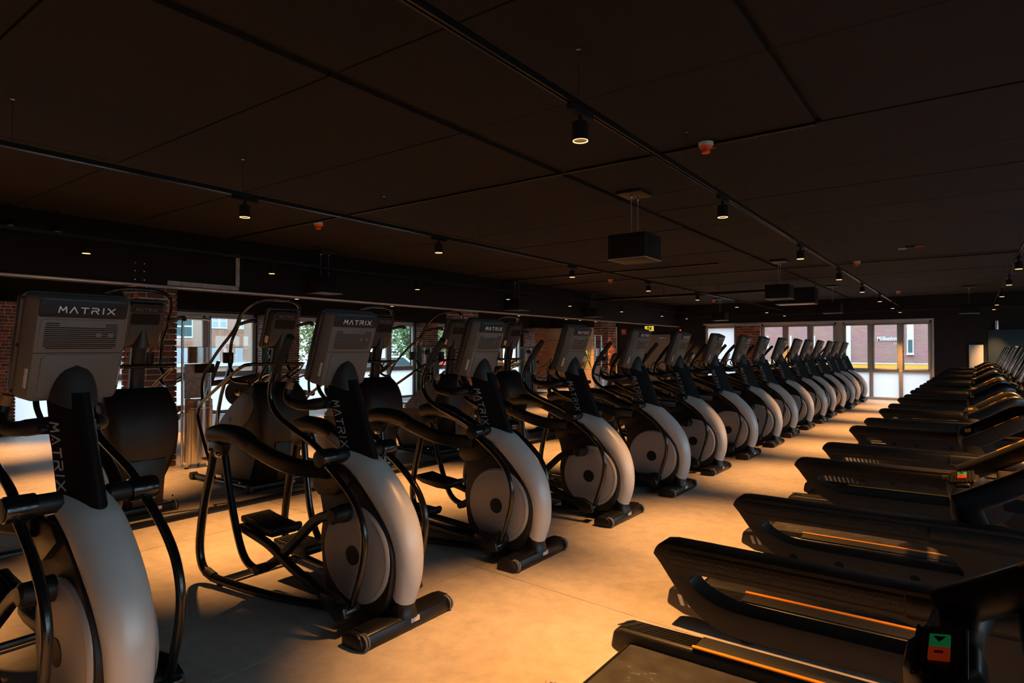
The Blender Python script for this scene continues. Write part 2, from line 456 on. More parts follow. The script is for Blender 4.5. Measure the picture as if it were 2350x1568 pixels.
for n, (a, b) in enumerate(((-1.5, 6), (6.8, 13.4), (14.2, 20.6))):
    window_x('window_%d' % (n+8), a, b, .02, 2.43, 4, RIGHT_X+.12, .5)

# wood panelled part of the far wall: individual boards, left of the dark wall
for i in range(3):
    x0 = [-14.48, -13.69, -12.27][i]; x1 = [-13.69, -12.27, -11.1][i]
wd = struct(MB().box(-14.48, -11.1, FAR_Y-.03, FAR_Y-.001, 0, 2.45).build('trim_4', m_joint, smooth=False))
xx = [-14.48, -13.69, -12.27, -11.1]; zz = [0.02, .76, 1.33, 1.935, 2.45]
for i in range(3):
    for j in range(4):
        MB().box(xx[i]+.006, xx[i+1]-.006, FAR_Y-.045, FAR_Y-.03, zz[j]+.006, zz[j+1]-.006).build('plywood_panel', m_wood, wd, smooth=False)
# door in the dark wall
door = struct(MB().box(-10.05, -8.95, FAR_Y-.04, FAR_Y-.001, 0, 2.12).build('door_1', m_door, bevel=.006))
MB().box(-9.12, -9.02, FAR_Y-.07, FAR_Y-.04, 1.02, 1.06).build('door_handle', m_steel, door, bevel=.006)
MB().box(-9.35, -9.05, FAR_Y-.055, FAR_Y-.04, 1.98, 2.02).build('door_closer', m_steel, door, bevel=.006)
# right part of the far wall
struct(MB().box(.42, 1.8, FAR_Y-.05, FAR_Y-.001, 0, 2.11).build('trim_5', m_bluep, bevel=.004))
cab = thing('wall_cabinet', 'narrow white cabinet mounted on the black wall beside the windows', 'cabinet', (.15, FAR_Y-.001, 0))
MB().box(-.165, .165, -.06, 0, .62, 1.69).build('cabinet_body', m_whitep, cab, bevel=.004)
MB().box(-.145, .145, -.072, -.06, .64, 1.67).build('cabinet_door', m_whitep, cab, bevel=.004)
MB().box(-.12, -.10, -.09, -.072, 1.0, 1.06).build('handle', m_black, cab, bevel=.003)
pipe = MB().cyl((.62, FAR_Y-.1, 2.12), (.62, FAR_Y-.1, 2.36), .05).build('vent_pipe', m_steel)
tag(pipe, 'short grey metal pipe above the dark blue wall panel', 'pipe')

# ceiling beam with its pale metal edge
beam = struct(MB().box(-9.05, -8.58, BACK_Y, FAR_Y, 2.4, CEIL).build('trim_6', m_black, bevel=.004))
for k in range(9):
    MB().box(-8.70, -8.572, BACK_Y+k*2.9+.01, min(FAR_Y, BACK_Y+(k+1)*2.9-.01), 2.386, 2.401).build('edge_angle', m_strip, beam, bevel=.002)
st = MB().box(-8.575, -8.565, 3.95, 4.95, 2.41, 2.47)
st.build('perforated_strip', m_perf, beam, smooth=False)
MB().box(-8.575, -8.565, 4.90, 4.96, 2.47, 2.93).build('perforated_strip', m_perf, beam, smooth=False)
for k, (y, z) in enumerate([(y, z) for y in (3.55, 3.66) for z in (2.45, 2.56, 2.66)]):
    MB().cyl((-8.58, y, z), (-8.57, y, z), .008, 8).build('bolt', m_steel, beam)
# secondary beam towards the windows
struct(MB().box(LEFT_X, LEFT_X+.3, BACK_Y, FAR_Y, WT+.02, CEIL-.001).build('trim_7', m_black, smooth=False))
struct(MB().box(-8.55, RIGHT_X, FAR_Y-.35, FAR_Y-.001, 2.72, CEIL-.001).build('trim_8', m_black, smooth=False))

# ------------------------------------------------------------------ brick columns
BL = [.105, .125, .15, .19]
CL = [.115, .20, .225, .235]
def brick_mesh(L, h, t, mat):
    return MB().box(-L/2, L/2, -t/2, t/2, -h/2, h/2).mesh('brick', mat, bevel=.004, bseg=1, smooth=False)
slip = {}
def brick_face(parent, o, ex, n, width, height, course=.062, t=.022, joint=.0135, big=1.0, lens=BL, limit=True):
    """brick slips on one vertical face; o lower corner on the face, ex along it, n outward"""
    o, ex, n = Vector(o), Vector(ex), Vector(n)
    ang = math.atan2(ex.y, ex.x); rows = int(height/course); stuff = MB(); mids = []
    for r in range(rows):
        x = 0; z = (r+.5)*course
        first = True
        while x < width-.012:
            L = random.choice(lens)*big*(random.uniform(.45, .8) if first and r % 2 else random.uniform(.92, 1.06)); first = False
            if width-x-L < .05*big: L = width-x
            jx = joint if x+L < width-.001 else 0
            c = o+ex*(x+(L-jx)/2)+Vector((0, 0, z))+n*(t/2-.004+random.uniform(-.003, .003))
            h = course-joint+random.uniform(-.003, .003)
            k = random.choice((0, 0, 1, 1, 2, 2, 3))
            if limit:
                key = (k, round(big, 2), course)
                if key not in slip: slip[key] = brick_mesh(.125*big, course-joint, t, bricks[k])
                b = bpy.data.objects.new('brick', slip[key]); C.objects.link(b); b.parent = parent
                b.location = c; b.rotation_euler = (0, 0, ang); b.scale = ((L-jx)/(.125*big), 1, h/(course-joint))
            else:
                nf = len(stuff.f); stuff.obox(c, ex*(L-jx), n*t, Vector((0, 0, h))); mids += [k]*(len(stuff.f)-nf)
            x += L
    if not limit:
        me = bpy.data.meshes.new('brick_facing'); me.from_pydata(stuff.v, [], stuff.f)
        for mm in bricks: me.materials.append(mm)
        me.polygons.foreach_set('material_index', mids)
        ob = bpy.data.objects.new('brick_facing', me); C.objects.link(ob); ob.parent = parent; ob['kind'] = 'stuff'
def brick_column(label, x0, x1, y0, y1, h, near=True):
    col = thing('brick_column', label, 'column', ((x0+x1)/2, (y0+y1)/2, 0))
    hx, hy = (x1-x0)/2, (y1-y0)/2; e = .012
    MB().box(-hx+e, hx-e, -hy+e, hy-e, 0, h).build('mortar_core', m_mortar, col, smooth=False)
    brick_face(col, (hx-e, -hy, 0), (0, 1, 0), (1, 0, 0), 2*hy, h, course=.0765, joint=.0155, lens=CL, limit=near)
    brick_face(col, (-hx, -hy+e, 0), (1, 0, 0), (0, -1, 0), 2*hx, h, course=.0765, joint=.0155, lens=CL, limit=near)
    brick_face(col, (-hx+e, hy, 0), (0, -1, 0), (-1, 0, 0), 2*hy, h, course=.0765, joint=.0155, lens=CL, limit=False)
    brick_face(col, (hx, hy-e, 0), (-1, 0, 0), (0, 1, 0), 2*hx, h, course=.0765, joint=.0155, lens=CL, limit=False)
    return col
brick_column('square red brick column under the beam, beside the chrome wipes bin', -9.03, -8.57, 3.59, 4.07, 2.386)
brick_column('square red brick column under the beam, between stair climbers and bikes', -9.03, -8.57, 9.92, 10.44, 2.386)
brick_column('square red brick column under the beam, nearest the exit sign', -9.03, -8.57, 16.43, 16.94, 2.386, near=False)
def wall_pillar(label, y0, y1, xf, near=True):
    col = thing('brick_pillar', label, 'pillar', ((LEFT_X+xf)/2, (y0+y1)/2, 0))
    hx, hy = (xf-LEFT_X)/2-.002, (y1-y0)/2; e = .012
    MB().box(-hx, hx-e, -hy+e, hy-e, 0, 2.42).build('mortar_core', m_mortar, col, smooth=False)
    brick_face(col, (hx-e, -hy, 0), (0, 1, 0), (1, 0, 0), 2*hy, 2.42, limit=near)
    brick_face(col, (-hx, -hy+e, 0), (1, 0, 0), (0, -1, 0), 2*hx, 2.42, limit=near)
wall_pillar('red brick pillar in the window wall opposite the first column', 3.10, 3.80, -14.0)
wall_pillar('red brick pillar in the window wall beside the petrol cable tower', 8.87, 9.9, -14.2)
wall_pillar('narrow red brick pillar in the window wall beside the tree', 14.46, 15.2, -14.2, near=False)
wall_pillar('red brick pillar in the corner beside the plywood panels', 20.5, 21.3, -13.9, near=False)
fp = thing('brick_pillar', 'wide red brick pillar between the far windows', 'pillar', (-6.125, FAR_Y-.04, 0))
MB().box(-.40, .40, -.03, .08, 0, 2.42).build('mortar_core', m_mortar, fp, smooth=False)
brick_face(fp, (-.40, -.03, 0), (1, 0, 0), (0, -1, 0), .80, 2.42, course=.088, joint=.014, big=1.75, lens=[.11, .125, .13])

# ------------------------------------------------------------------ lighting tracks and spots
LAMP_Y = [-2.6, .15, 2.85, 5.2, 8.15, 10.93, 13.55, 16.45, 19.4, 21.8]
ADDED_LAMPS = {-11.8: [20.4]}  # added lamp, put in to brighten the plywood wall
TRACKS = [(-1.645, 'over the aisle between ellipticals and treadmills'), (-4.85, 'behind the elliptical row'),
          (-8.13, 'beside the black beam'), (.55, 'over the treadmill consoles'), (-11.8, 'over the strength machines')]
def make_spot():
    t = thing('track_spotlight', 'spot', 'spotlight')
    MB().box(-.018, .018, -.11, .11, -.032, .0).build('track_adapter', m_black, t, bevel=.003)
    MB().cyl((0, 0, -.075), (0, 0, -.03), .011, 12).build('stem', m_black, t)
    MB().lathe([(.001, -.07), (.040, -.07), (.043, -.073), (.043, -.165), (.040, -.168), (.0385, -.160), (.036, -.120), (.001, -.115)], seg=28, caps=False).build('lamp_body', m_black, t)
    MB().lathe([(.034, -.118), (.0385, -.160), (.037, -.160), (.033, -.120)], seg=28, caps=False).build('reflector', m_reflector, t)
    MB().lathe([(.0405, -.1685), (.0385, -.166), (.0355, -.166), (.0355, -.169), (.0405, -.1705)], seg=28, caps=False).build('lens_rim', m_lens, t)
    return t
spot0 = make_spot(); first = True
spot_light = bpy.data.lights.new('spot_beam', 'SPOT')
spot_light.energy = SPOT_W; spot_light.color = SPOT_COL; spot_light.spot_size = R(64); spot_light.spot_blend = 1.0; spot_light.shadow_soft_size = .035
for tx, where in TRACKS:
    TZ = 2.82
    tr = thing('lighting_track', 'long black lighting track ' + where, 'lighting track', (tx, 0, TZ))
    MB().prism([(-.018, 0), (-.018, .033), (.018, .033), (.018, 0), (.006, 0), (.006, .02), (-.006, .02), (-.006, 0)], BACK_Y+.05, FAR_Y-.36).build('track_rail', m_satin, tr, smooth=False)
    for k in range(17):
        y = -3.98+.6+1.545*k+.03
        if y > FAR_Y-.4: break
        MB().cyl((0, y, .033), (0, y, CEIL-TZ), .0016, 6).build('suspension_wire', m_satin, tr)
        MB().cyl((0, y, CEIL-TZ-.012), (0, y, CEIL-TZ), .012, 10).build('ceiling_anchor', m_steel, tr)
    lamps = sorted(LAMP_Y+ADDED_LAMPS.get(tx, [])); n = len(lamps)  # the added wall-brightening lamp gets the same labels as the track lamps
    for i, y in enumerate(lamps):
        if y > FAR_Y-.4: y = FAR_Y-.5
        o = spot0 if first else copy_tree(spot0); first = False
        o.location = (tx, y, TZ)
        o['label'] = 'black cylinder spotlight %s, %s from the window end' % (where, ORD[n-1-i])
        o['group'] = 'track spotlights'
        lo = bpy.data.objects.new('lamp_light', spot_light); C.objects.link(lo); lo.parent = o; lo.location = (0, 0, -.172)

# ------------------------------------------------------------------ ceiling fittings
def make_speaker():
    t = thing('hanging_loudspeaker', 'x', 'loudspeaker')
    MB().box(-.13, .13, -.15, .15, CEIL-.03, CEIL).build('ceiling_plate', m_plastic, t, bevel=.004)
    for y in (-.075, .075):
        MB().cyl((0, y, 2.70), (0, y, CEIL-.03), .0035, 6).build('hanger', m_perf, t)
        MB().lathe([(.006, CEIL-.07), (.011, CEIL-.06), (.011, CEIL-.045), (.005, CEIL-.03)], (0, y, 0), seg=10).build('shackle', m_steel, t)
    b = MB().box(-.2, .2, -.2, .2, 2.455, 2.70).build('cabinet', m_black, t, bevel=.008)
    MB().box(-.18, .18, -.18, .18, 2.447, 2.456).build('grille', m_plastic, b, bevel=.003)
    for (x0, x1, y0, y1) in ((-.202, .202, -.202, -.19), (-.202, .202, .19, .202), (-.202, -.19, -.2, .2), (.19, .202, -.2, .2)):
        MB().box(x0, x1, y0, y1, 2.449, 2.4565).build('edge_trim', m_greyring, b)
    return t
sp0 = make_speaker(); first = True
for i, (x, y, l) in enumerate([(-2.72, 5.8, 'on the ceiling groove, farthest of three from the far windows'), (-2.72, 11.75, 'on the ceiling groove, middle one of three'),
                               (-2.72, 17.1, 'on the ceiling groove, closest of three to the far windows'), (-8.375, 6.3, 'close to the beam beside the first brick column'),
                               (-8.375, 11.6, 'close to the beam beside the second brick column'), (-8.375, 15.2, 'close to the beam beside the third brick column'),
                               (-6.2, 19.3, 'in front of the brick pillar by the far windows'), (.0, 19.2, 'over the last treadmills'), (2.4, 14.5, 'right of the treadmill consoles')]):
    o = sp0 if first else copy_tree(sp0); first = False
    o.location = (x, y, 0); o['label'] = 'black box loudspeaker hanging ' + l; o['group'] = 'hanging loudspeakers'
def make_detector():
    t = thing('smoke_detector', 'x', 'smoke detector')
    MB().lathe([(.001, CEIL), (.056, CEIL), (.056, CEIL-.018), (.046, CEIL-.034), (.001, CEIL-.034)], seg=24, caps=False).build('detector_base', m_detwhite, t)
    MB().lathe([(.001, CEIL-.030), (.050, CEIL-.030), (.043, CEIL-.045), (.032, CEIL-.047), (.032, CEIL-.076), (.027, CEIL-.082), (.001, CEIL-.082)], seg=24, caps=False).build('dust_cap', m_detred, t)
    MB().box(.03, .072, -.007, .007, CEIL-.043, CEIL-.036).build('cap_tab', m_detred, t)
    return t
d0 = make_detector(); first = True
for x, y, l in [(-1.62, 4.72, 'farthest from the windows'), (-1.62, 12.68, 'midway along'), (-1.55, 19.8, 'closest to the windows'), (-6.55, 4.83, 'farthest from the windows'), (-6.55, 12.68, 'midway along'), (-6.55, 19.75, 'closest to the windows')]:
    o = d0 if first else copy_tree(d0); first = False
    o.location = (x, y, 0); o.rotation_euler = (0, 0, R(35))
    o['label'] = 'smoke detector with orange dust cap %s, %s' % ('above the treadmill aisle' if x > -3 else 'above the stair climber row', l)
    o['group'] = 'smoke detectors with dust caps'
jb = thing('junction_box', 'open ceiling junction with white connector and orange clip', 'junction box', (-.72, 11.3, 0))
MB().box(-.06, .06, -.03, .03, CEIL-.03, CEIL).build('box_body', m_plastic, jb, bevel=.004)
MB().box(-.16, -.05, -.012, .012, CEIL-.04, CEIL-.02).build('connector', m_detwhite, jb, bevel=.003)
MB().box(.04, .17, -.012, .012, CEIL-.02, CEIL-.004).build('clip', m_detred, jb, bevel=.003)
for y, x0, x1, z, r, l in [(11.15, -8.5, -3.6, CEIL-.045, .018, 'thin black ceiling pipe ending over the bikes'), (12.75, -8.5, .7, CEIL-.03, .012, 'thin black ceiling pipe running across to the junction box'),
                           (4.75, -8.5, -.85, CEIL-.012, .010, 'thin black ceiling pipe along the joint by two smoke detectors'), (15.4, -8.5, -2.9, CEIL-.2, .04, 'thick black ceiling pipe hung on rods beside the lamp frame')]:
    p = thing('ceiling_pipe', l, 'pipe', (0, y, 0))
    MB().cyl((x0, 0, z), (x1, 0, z), r, 12).build('pipe_run', m_satin, p)
    for k in range(4):
        x = x0+(x1-x0)*(k+.5)/4
        MB().cyl((x, 0, z), (x, 0, CEIL), .005, 6).build('hanger_rod', m_satin, p)
lp = thing('projector_frame', 'black rectangular lamp frame with pale underside hanging past the second loudspeaker', 'lamp frame', (-3.2, 15.4, 0))
MB().box(-.42, .42, -.25, .25, 2.60, 2.95).build('housing', m_black, lp, bevel=.01)
MB().box(-.40, .40, -.23, .23, 2.590, 2.601).build('pale_underside', m_whitep, lp)
for x in (-.4, .4): MB().cyl((x, 0, 2.95), (x, 0, CEIL), .006, 6).build('hanger_rod', m_satin, lp)
# spot heads near the left beam
for k, (y, l) in enumerate([(2.2, 'farther from the brick column'), (2.64, 'closer to the brick column')]):
    t = thing('beam_projector', 'small glossy projector beside the beam, %s' % l, 'projector', (-8.38, y, 2.91), R(25))
    MB().lathe([(.001, -.09), (.045, -.09), (.055, -.05), (.055, .05), (.035, .09), (.001, .09)], axis='x', seg=20, caps=False).build('projector_body', m_gloss, t)
    MB().box(-.012, .012, -.012, .012, .04, CEIL-2.91).build('bracket', m_black, t)

# signs
ex = thing('exit_sign', 'lit yellow emergency exit sign above the grey door', 'exit sign', (-9.76, FAR_Y-.035, 2.35))
MB().box(-.19, .19, 0, .034, -.105, .105).build('sign_case', m_plastic, ex, bevel=.004)
MB().box(-.18, .18, -.006, 0, -.095, .095).build('sign_face', m_signy, ex)
pic = MB()
pic.box(-.085, .0, -.010, -.006, -.075, .075)
pic.prism([(.02, .03), (.045, .06), (.06, .035), (.10, .06), (.115, .045), (.075, .0), (.10, -.04), (.13, -.075), (.10, -.075), (.06, -.03), (.035, -.075), (.015, -.07), (.035, -.02)], -.010, -.006)
pic.cyl((.075, -.010, .075), (.075, -.006, .075), .014, 12)
pic.build('running_figure', m_black, ex, smooth=False)
MB().prism([(-.05, .05), (-.035, .05), (-.035, -.01), (-.015, -.01), (-.0425, -.055), (-.07, -.01), (-.05, -.01)], -.012, -.010).build('down_arrow', m_signy, ex, smooth=False)
fs = thing('fire_sign', 'square red fire hose sign on the dark wall', 'fire sign', (-10.83, FAR_Y-.012, 2.245))
MB().box(-.10, .10, 0, .011, -.105, .105).build('sign_plate', m_signr, fs)
MB().box(-.085, .085, -.003, 0, -.09, .09).build('sign_red', m_signr, fs)
sy = MB(); sy.tube([(-.05, -.004, -.05), (-.05, -.004, .04), (-.01, -.004, .06), (.0, -.004, 0), (.03, -.004, .06)], .007, 6)
sy.build('hose_symbol', m_white, fs)
led = tag(MB().lathe([(.001, -.03), (.03, -.02), (.03, 0), (.001, 0)], (-8.55, FAR_Y-.001, 2.27), 'y', 12, caps=False).build('alarm_light', m_led), 'small glowing red alarm light right of the exit sign', 'alarm light')

# ================================================================== ELLIPTICAL TRAINERS
# local frame: x forward (towards the treadmills), y to the machine's left, z up; origin on the floor under the front foot
def crescent(B, F, w):
    """one section of the curved front shroud: back point, front point, half width"""
    B, F = Vector((B[0], 0, B[1])), Vector((F[0], 0, F[1])); d = F-B
    pts = [(0, -.78), (.30, -1.0), (.42, -1.0)]
    for k in range(1, 12):
        a = R(-90+180*k/12); pts.append((.42+.58*math.cos(a), math.sin(a)))
    pts += [(.42, 1.0), (.30, 1.0), (0, .78)]
    return [B+d*f+Vector((0, w*s, 0)) for f, s in pts]

def make_elliptical(mirror=False):
    sg = -1 if mirror else 1
    t = thing('elliptical_trainer', 'x', 'elliptical trainer')
    # --- front foot
    foot = MB().prism([(-.115, .0), (.045, 0), (.052, .03), (.038, .075), (.0, .09), (-.075, .09), (-.115, .06)], -.31, .31).build('front_foot', m_satin, t, bevel=.008)
    for s in (-1, 1):
        MB().prism([(-.118, .0), (.03, 0), (.045, .03), (.030, .07), (.0, .086), (-.075, .086), (-.118, .055)], .300*s, .350*s).build('end_cap', m_plastic, foot, bevel=.014)
        MB().cyl((.02, .302*s, .042), (.02, .335*s, .042), .042, 22).build('transport_wheel', m_rubber, foot, bevel=.004)
        for q in (.308, .327):
            MB().lathe([(.0425, -.0025), (.0445, -.001), (.0445, .001), (.0425, .0025)], (.02, q*s, .042), 'y', 22, caps=False).build('wheel_ring', m_greyring, foot)
    MB().obox((.0475, .03, .052), (.004, 0, 0), (0, .065, 0), (0, 0, .028)).build('floor_label', m_sticker, foot)
    MB().lathe([(.085, .07), (.08, .10), (.072, .12), (.072, .16), (.001, .165)], (-.02, 0, 0), seg=24, caps=False).build('neck_collar', m_satin, t)
    # --- base spine under the housing
    MB().sweep([(-.05, 0, .10), (-.3, 0, .075), (-.62, 0, .06)], rrect(.07, .15), smooth=3).build('base_spine', m_satin, t)
    # --- silver crescent shroud
    st = [((-.055, .20), (.045, .125), .070), ((-.03, .28), (.088, .25), .078), ((-.022, .36), (.103, .37), .084), ((-.035, .46), (.09, .505), .090),
          ((-.10, .565), (.038, .645), .096), ((-.20, .67), (-.062, .775), .101), ((-.32, .78), (-.165, .865), .104), ((-.405, .83), (-.23, .912), .105),
          ((-.465, .865), (-.345, .958), .104), ((-.492, .885), (-.42, .985), .098)]
    Bs = spline([(b[0], 0, b[1]) for b, f, w in st], 4); Fs = spline([(f[0], 0, f[1]) for b, f, w in st], 4)
    Ws = spline([(i, 0, s[2]) for i, s in enumerate(st)], 4)
    MB().loft([crescent((b.x, b.z), (f.x, f.z), w.z) for b, f, w in zip(Bs, Fs, Ws)]).build('front_shroud', m_shroud, t, angle=24)
    # --- drive housing, discs
    out = [(-.62, .42), (-.60, .57), (-.635, .72), (-.58, .81), (-.45, .88), (-.30, .80), (-.17, .69), (-.065, .57), (-.002, .44), (.005, .34), (-.03, .19), (-.08, .10), (-.18, .07), (-.5, .07), (-.585, .2)]
    hp = spline([(a, 0, b) for a, b in out+[out[0]]], 3)[:-1]
    MB().prism([(p.x, p.z) for p in hp], -.108, .108).build('drive_housing', m_plastic, t, bevel=.012)
    for s in (-1, 1):
        d = MB().lathe([(.278, .098*s), (.277, .112*s), (.268, .123*s), (.255, .127*s), (.250, .1255*s), (.246, .1275*s), (.15, .134*s), (.001, .137*s)], (-.285, 0, .382), 'y', 56, caps=False).build('flywheel_cover', m_disc, t)
        MB().lathe([(.056, .134*s), (.055, .1395*s), (.001, .1405*s)], (-.285, 0, .382), 'y', 28, caps=False).build('hub_cap', m_plastic, d)
        # --- lower side cover between rail and disc
        MB().prism([(-.66, .80), (-.56, .87), (-.36, .86), (-.30, .80), (-.45, .70), (-.60, .68), (-.66, .72)], .10*s, .135*s).build('side_cover', m_satin, t, bevel=.01)
    # --- mast
    rings = []
    for k in range(9):
        f = k/8; z = .80+.57*f
        xb = -.405-.195*f-.008*math.sin(f*3.14); xf = -.185-.235*f; w = .062-.006*f
        h_ = [(xb, .070), (xb+.012, .085), (xf-.024, .030), (xf-.010, .019), (xf-.003, .010)]
        c = [(x, -y) for x, y in h_]+[(xf, 0)]+[(x, y) for x, y in reversed(h_)]
        rings.append([(x, y, z) for x, y in c])
    mast = MB().loft(rings).build('mast', m_satin, t, angle=50)
    for s in (-1, 1):
        dn_ = Vector((.195, 0, -.57)).normalized(); fz = (1.245-.80)/.57
        xb = -.405-.195*fz-.008*math.sin(fz*3.14)
        if s == -1: lt, dt = lettering('MATRIX', Vector((xb+.020, -.0843, 1.245)), dn_, (.93, .345, 0), .285, .046)
        else: lt, dt = lettering('MATRIX', Vector((xb+.064, .0688, 1.245)), dn_, (-.93, .345, 0), .285, .046)
        lt.build('mast_lettering', m_greyprint, mast, smooth=False); dt.build('letter_dot', m_red, mast, smooth=False)
    # --- console
    con = MB()
    d = Vector((-.14, 0, -.40)).normalized()         # down along the console back
    nrm = Vector((.944, 0, -.33)).normalized()       # outward (towards the camera side)
    top = Vector((-.415, 0, 1.735)); yv = Vector((0, 1, 0))
    def cp(a, v, n): return top+d*a+yv*v+nrm*n
    def slab(a0, a1, v0, v1, n0, n1, rr=.02, seg=4, v1b=None):
        hw0 = (v1-v0)/2; m = MB(); sec = rrect(a1-a0, v1-v0, min(.49, rr/min(a1-a0, v1-v0)), seg)
        ca, cv = (a0+a1)/2, (v0+v1)/2
        m.loft([[cp(ca+p[0], cv+p[1], n0) for p in sec], [cp(ca+p[0], cv+p[1], n1) for p in sec]]); return m
    bez = slab(-.03, .43, -.205, .205, -.115, -.075, .04).build('console_bezel', m_console_d, t, bevel=.008)
    s0, s1 = rrect(.455, .385, .07, 4), rrect(.445, .325, .07, 4)
    house = MB().loft([[cp(.20+p[0], p[1], -.075) for p in s0], [cp(.20+p[0], p[1], -.055) for p in s0], [cp(.20+p[0], p[1], 0) for p in s1]]).build('console_housing', m_console, t, bevel=.004)
    slab(-.019, .055, -.161, .161, -.004, .003, .010).build('navy_header', m_navy, house, bevel=.002)
    lt, dt = lettering('MATRIX', cp(.034, -.094, .0042), yv, -d, .205, .026, sw=.17)
    lt.build('console_lettering', m_white, house, smooth=False)
    slab(.064, .203, -.150, .150, -.003, .0028, .018).build('vent_panel', m_console, house, bevel=.001)
    for k in range(13):
        a = .079+k*.0089; w = .135 if 1 < k < 12 else .124
        if k < 2:
            for s in (-1, 1): slab(a, a+.0042, s*.108-.024, s*.108+.024, .002, .0034, .002, 1).build('vent_slot', m_black, house, smooth=False)
        else: slab(a, a+.0042, -w, w, .002, .0034, .002, 1).build('vent_slot', m_black, house, smooth=False)
    for v in (.062, .108): slab(.118, .140, v-.011, v+.011, .0025, .0046, .003, 2).build('vent_port', m_console, house, bevel=.001)
    slab(.2095, .212, -.162, .162, .0, .0012, .001, 1).build('housing_seam', m_black, house, smooth=False)
    slab(.219, .414, -.132, .132, -.003, .0030, .022).build('lower_panel', m_console, house, bevel=.0015)
    for a in (.0, .2, .4):
        for v in (-.194, .194):
            c0 = cp(a, v, -.076); MB().cyl(c0, c0+nrm*.003, .007, 12).build('screw', m_black, bez)
    for s in (-1, 1):
        c0 = cp(.325, s*.1755, -.03); MB().obox(c0, d*.085, nrm*.038+yv*(-s*.0135), (yv*s+nrm*.35).normalized()*.004).build('side_sticker', m_sticker, house, smooth=False)
    slab(.0, .33, -.165, .165, -.1165, -.114, .01).build('screen', m_screen, bez)
    slab(.345, .41, -.14, .14, -.1165, -.114, .01).build('key_strip', m_plastic, bez)
    # arched cover where the mast meets the console
    rings = []
    for k in range(9):
        f = k/8; a = .415-.150*f; w = .084*math.sqrt(max(0, 1-f**2.0))+.005; hgt = .128*(1-f)**.85+.003
        rings.append([cp(a, w*math.cos(R(180-180*j/12)), -.02+(hgt+.02)*math.sin(R(180*j/12))**.8) for j in range(13)]+[cp(a, w, -.03), cp(a, -w, -.03)])
    MB().loft(rings).build('mast_cover', m_console_d, t, angle=50)
    # --- fixed handlebars with tray
    MB().sweep([(-.60, -.12, 1.215), (-.62, 0, 1.205), (-.60, .12, 1.215)], rrect(.035, .10, .4), ref=(1, 0, 0)).build('handle_tray', m_plastic, t, bevel=.006)
    for s in (-1, 1):
        hb = MB().tube([(-.57, .03*s, 1.235), (-.62, .11*s, 1.225), (-.70, .165*s, 1.215), (-.82, .172*s, 1.225), (-.888, .158*s, 1.262), (-.882, .14*s, 1.335)], [.036, .036, .033, .028, .025, .022], 12, 5).build('fixed_handle', m_plastic, t)
        MB().tube([(-.886, .148*s, 1.305), (-.876, .138*s, 1.35)], .0235, 12, 0).build('sensor_tip', m_pad, hb)
        MB().tube([(-.56, .1*s, 1.235), (-.64, .10*s, 1.30), (-.66, .10*s, 1.36)], .012, 8, 4).build('tablet_bracket', m_gloss, t)
    # --- moving arms and linkage, both sides
    for s in (-1, 1):
        up = (s*sg == -1)      # this side's pedal is at the top of its travel
        V = lambda x, z, v: (x, v*s, z)
        pv = MB().cyl(V(-.41, .935, .085), V(-.41, .935, .175), .042, 24).build('pivot_sleeve', m_plastic, t, bevel=.003)
        hb = MB().cyl(V(-.41, .935, .170), V(-.41, .935, .275), .052, 26).build('pivot_hub', m_gloss, t, bevel=.006)
        MB().cyl(V(-.41, .935, .275), V(-.41, .935, .281), .046, 26).build('hub_cap', m_plastic, hb, bevel=.002)
        arm = MB().tube([V(-.42, .945, .225), V(-.55, 1.01, .222), V(-.79, 1.095, .22), V(-.90, 1.15, .22), V(-.962, 1.24, .222), V(-.94, 1.36, .228), V(-.84, 1.50, .236), V(-.735, 1.615, .245)], .0185, 12, 5).build('swing_arm', m_gloss, t)
        MB().tube([V(-.905, 1.408, .231), V(-.84, 1.50, .236), V(-.735, 1.617, .245), V(-.725, 1.628, .246)], [.021, .025, .026, .025, .022], 12, 4).build('grip_sleeve', m_rubber, arm)
        lo = [(-.405, .905), (-.31, .845), (-.20, .765), (-.115, .67), (-.072, .55), (-.082, .42), (-.125, .28), (-.165, .165)]
        MB().tube([V(x, z, .232) for x, z in lo], .0195, 12, 5).build('lower_arm', m_gloss, t)
        MB().cyl(V(-.185, .13, .185), V(-.185, .13, .285), .032, 20).build('arm_joint', m_gloss, t, bevel=.004)
        MB().prism([(-.15, .10), (-.17, .165), (-.26, .205), (-.36, .21), (-.37, .15), (-.24, .075)], .245*s, .30*s).build('joint_cover', m_satin, t, bevel=.012)
        # incline rail with its rear cover
        MB().sweep([V(-1.50, .985, .31), V(-1.33, 1.005, .31), V(-1.12, .985, .31), V(-.98, .94, .30), V(-.82, .885, .27), V(-.68, .85, .22), V(-.52, .835, .13)], rrect(.10, .066, .35), smooth=4).build('incline_rail', m_satin, t)
        sec = [(.062*math.cos(R(30*k))*(1 if math.cos(R(30*k)) < 0 else .75), .055*math.sin(R(30*k))) for k in range(12)]
        MB().sweep([V(-1.52, .985, .31), V(-1.47, 1.005, .31), V(-1.35, 1.02, .31), V(-1.18, 1.015, .31), V(-1.06, .985, .308), V(-1.02, .965, .305)], sec, smooth=4,
                   scale=lambda f: .35+.75*math.sin(min(1, max(0, f*.92+.06))*math.pi)**.5).build('rail_cover', m_plastic, t)
        br = MB().prism([(-1.50, .95), (-1.30, .945), (-1.33, .87), (-1.40, .845), (-1.50, .86)], .285*s, .335*s).build('rear_bracket', m_satin, t, bevel=.008)
        for x, z in ((-1.472, .888), (-1.385, .872)):
            MB().lathe([(.017, .334*s), (.016, .343*s), (.010, .347*s), (.001, .348*s)], (x, 0, z), 'y', 14, caps=False).build('bolt', m_chrome, br)
